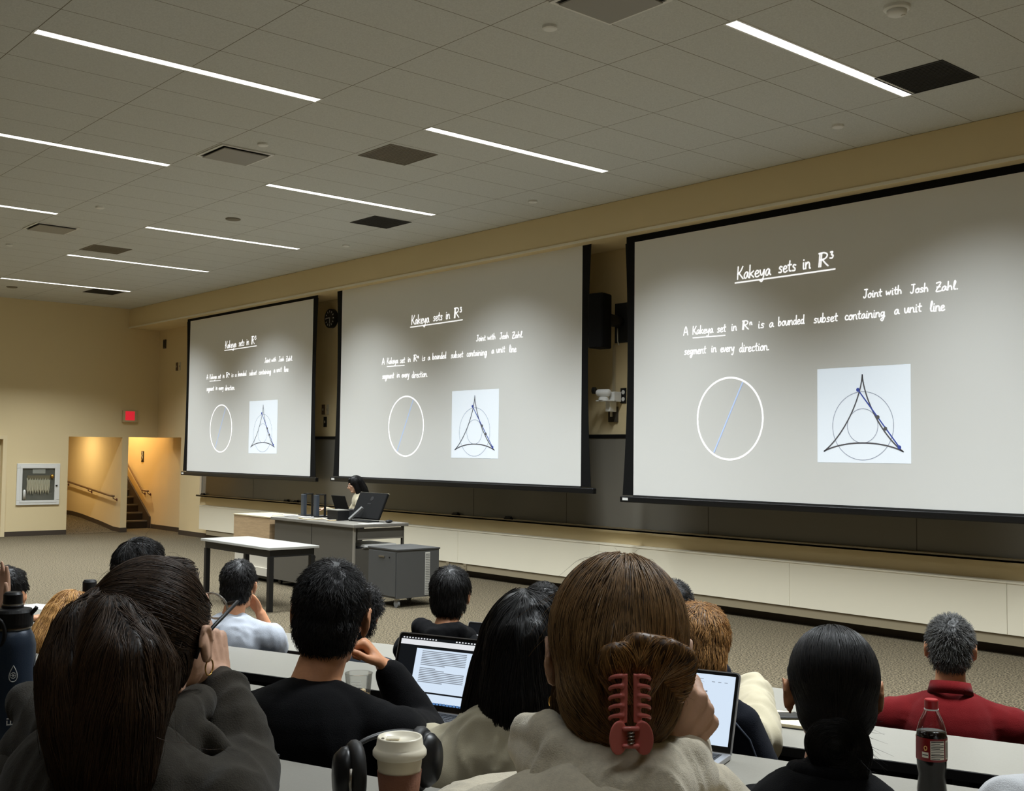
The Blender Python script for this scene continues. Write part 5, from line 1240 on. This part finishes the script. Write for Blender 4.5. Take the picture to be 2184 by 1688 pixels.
for k in range(17): S1.append((LBL if k % 3 else LBL, 'dock_icons', .18+k*.038, .18+k*.038+.03, .965, .995))
h1 = on(924, 1519, ZB+.012)
laptop('open silver laptop showing a page of text, beside the black sweater', (h1.x, h1.y, ZB+.001), RZ, 17, .325, .225, S1)
S2 = [(LW_, 'display', 0, 1, 0, 1), (LGR, 'page_text', .1, .2, .3, .306), (LGR, 'page_text', .08, .22, .33, .336), (LGR, 'page_text', .55, .7, .07, .075)]
for u, v in ((.55, .17), (.59, .17), (.53, .23), (.61, .23), (.73, .24)): S2.append((LGR, 'page_dots', u, u+.018, v, v+.022))
for k in range(3): S2.append((LGR, 'page_text', .35, .41, .84+k*.035, .846+k*.035))
for k in range(3): S2.append((LGR, 'page_text', .78+k*.06, .81+k*.06, .1, .108))
h2 = on(1560, 1612, ZB+.012); h2 = h2 - SR*.152
laptop('open silver laptop with a pale blue page, right of the pink claw clip', (h2.x, h2.y, ZB+.001), RZ, 22, .304, .212, S2)
# a third laptop in front of the hoodie
h3 = at(1040, 1365, 5.75); h3.z = ZT+.001
laptop('dark open laptop just right of the black hoodie', (h3.x, h3.y, ZT+.001), RZ, 20, .31, .215, [(LD, 'display', 0, 1, 0, 1), (LBAR, 'browser_bar', .0, 1, .3, .4)])
# iced coffee
ic = thing('iced_coffee_cup', 'clear plastic cup with pale iced coffee in the bottom', 'cup', at(765, 1460, 3.36)); ic.location.z = ZB+.001
MB().lathe([(.03, 0), (.031, .003), (.0405, .1), (.042, .103), (.041, .105), (.0395, .1), (.03, .004)], n=36, cap=False).build('clear_cup', PET, ic, smooth=True)
MB().lathe([(.0285, .004), (.0325, .042), (.001, .043)], n=32).build('coffee', mat('iced_coffee', (206, 164, 104), .3), ic, smooth=True)
im = MB()
for k in range(6): im.ell((.014*math.cos(k*1.05), .014*math.sin(k*1.05), .046+.004*(k % 2)), (.009, .009, .008), None, 8, 6)
im.build('ice', mat('ice_tan', (222, 200, 160), .2), ic, smooth=True)['kind'] = 'stuff'
bandm = MB()
for k in range(5): bandm.tube([V(((.0345+.0009*k)*math.cos(a), (.0345+.0009*k)*math.sin(a), .052+.008*k)) for a in [math.atan2(-CF.y, -CF.x)-.5+j*.1 for j in range(9)]], .0012, 5)
bandm.build('printed_mark', WHITE, ic)
# phone and notebook
nbp = on(1650, 1533, ZC+.01)
nb_ = thing('notebook', 'cream paper notebook under the black phone', 'notebook', (nbp.x, nbp.y, ZC+.001), RZ); bx('cover', mat('notebook_black', (30, 28, 26), .6), -.15, .17, -.08, .12, 0, .003, nb_); bx('pages', mat('paper_cream2', (224, 212, 178), .8), -.148, .168, -.078, .118, .003, .013, nb_)
ph = thing('phone', 'black phone lying on the cream notebook', 'phone', (nbp.x, nbp.y, ZC+.0145), RZ-1.05); bx('case', BLACK, -.038, .038, -.07, .09, 0, .01, ph, bevel=.004); bx('glass', mat('phone_glass', (26, 27, 29), .12), -.033, .033, -.065, .085, .0095, .0106, ph)
# paper on the front table, sheet corner right
pp = on(90, 1295, ZT+.002); o = tag(MB().box(-.16, .14, -.1, .08, 0, .003).build('paper_sheet', WHITE), 'white sheet of paper on the front table at the left', 'paper'); o.location = (pp.x, pp.y, ZT+.001); o.rotation_euler = (0, 0, RZ)
tp = on(1655, 1447, ZT+.03)
bg = thing('backpack', 'black backpack between the bun and the red polo', 'bag', at(1884, 1520, 4.05)); bg.location.z = .001
bgm = MB().ell((0, 0, .38), (.1, .08, .375), None, 16, 12); solid('bag_body', bgm, .012, BLACKM, bg, smooth=3, disp=folds(.01, 12, 4))
MB().tube([(-.05, -.06, .74), (-.02, -.06, .8), (.03, -.05, .8), (.05, -.05, .73)], .01, 8).build('carry_handle', BLACK, bg, smooth=True)
# jacket on a chair
jq = at(1550, 1580, 3.1); jk = thing('draped_jacket', 'dark navy jacket draped over the chair beside the open laptop', 'jacket', (jq.x, jq.y, .235), RZ)
jm = MB(); jm.ell((0, 0, .5), (.165, .045, .42)); jm.ell((-.01, 0, .80), (.12, .045, .15)); jm.chain([(.05, 0, .88), (.115, 0, .74), (.15, 0, .4)], [.045, .045, .04])
solid('jacket_shell', jm, .012, NAVY, jk, smooth=4, disp=folds(.008, 8, 6))
MB().tube([(.02, -.05, .91), (.08, -.05, .85), (.125, -.05, .74), (.15, -.05, .55)], .003, 6).build('seam', mat('seam_navy', (40, 46, 58), .8), jk, smooth=True)
# dark bottles on the left
b2 = on(190, 1300, ZC); b2 = at(191, 1262, 5.48)
bt = thing('black_bottle', 'black bottle top showing beyond the blond head', 'bottle', (b2.x, b2.y, ZC+.001)); 
MB().lathe([(.036, 0), (.037, .01), (.037, .2), (.03, .225)], n=24).build('flask_body', BLACKM, bt, smooth=True); MB().lathe([(.031, .226), (.033, .23), (.033, .275), (.026, .285), (.001, .286)], n=24).build('cap', BLACK, bt)
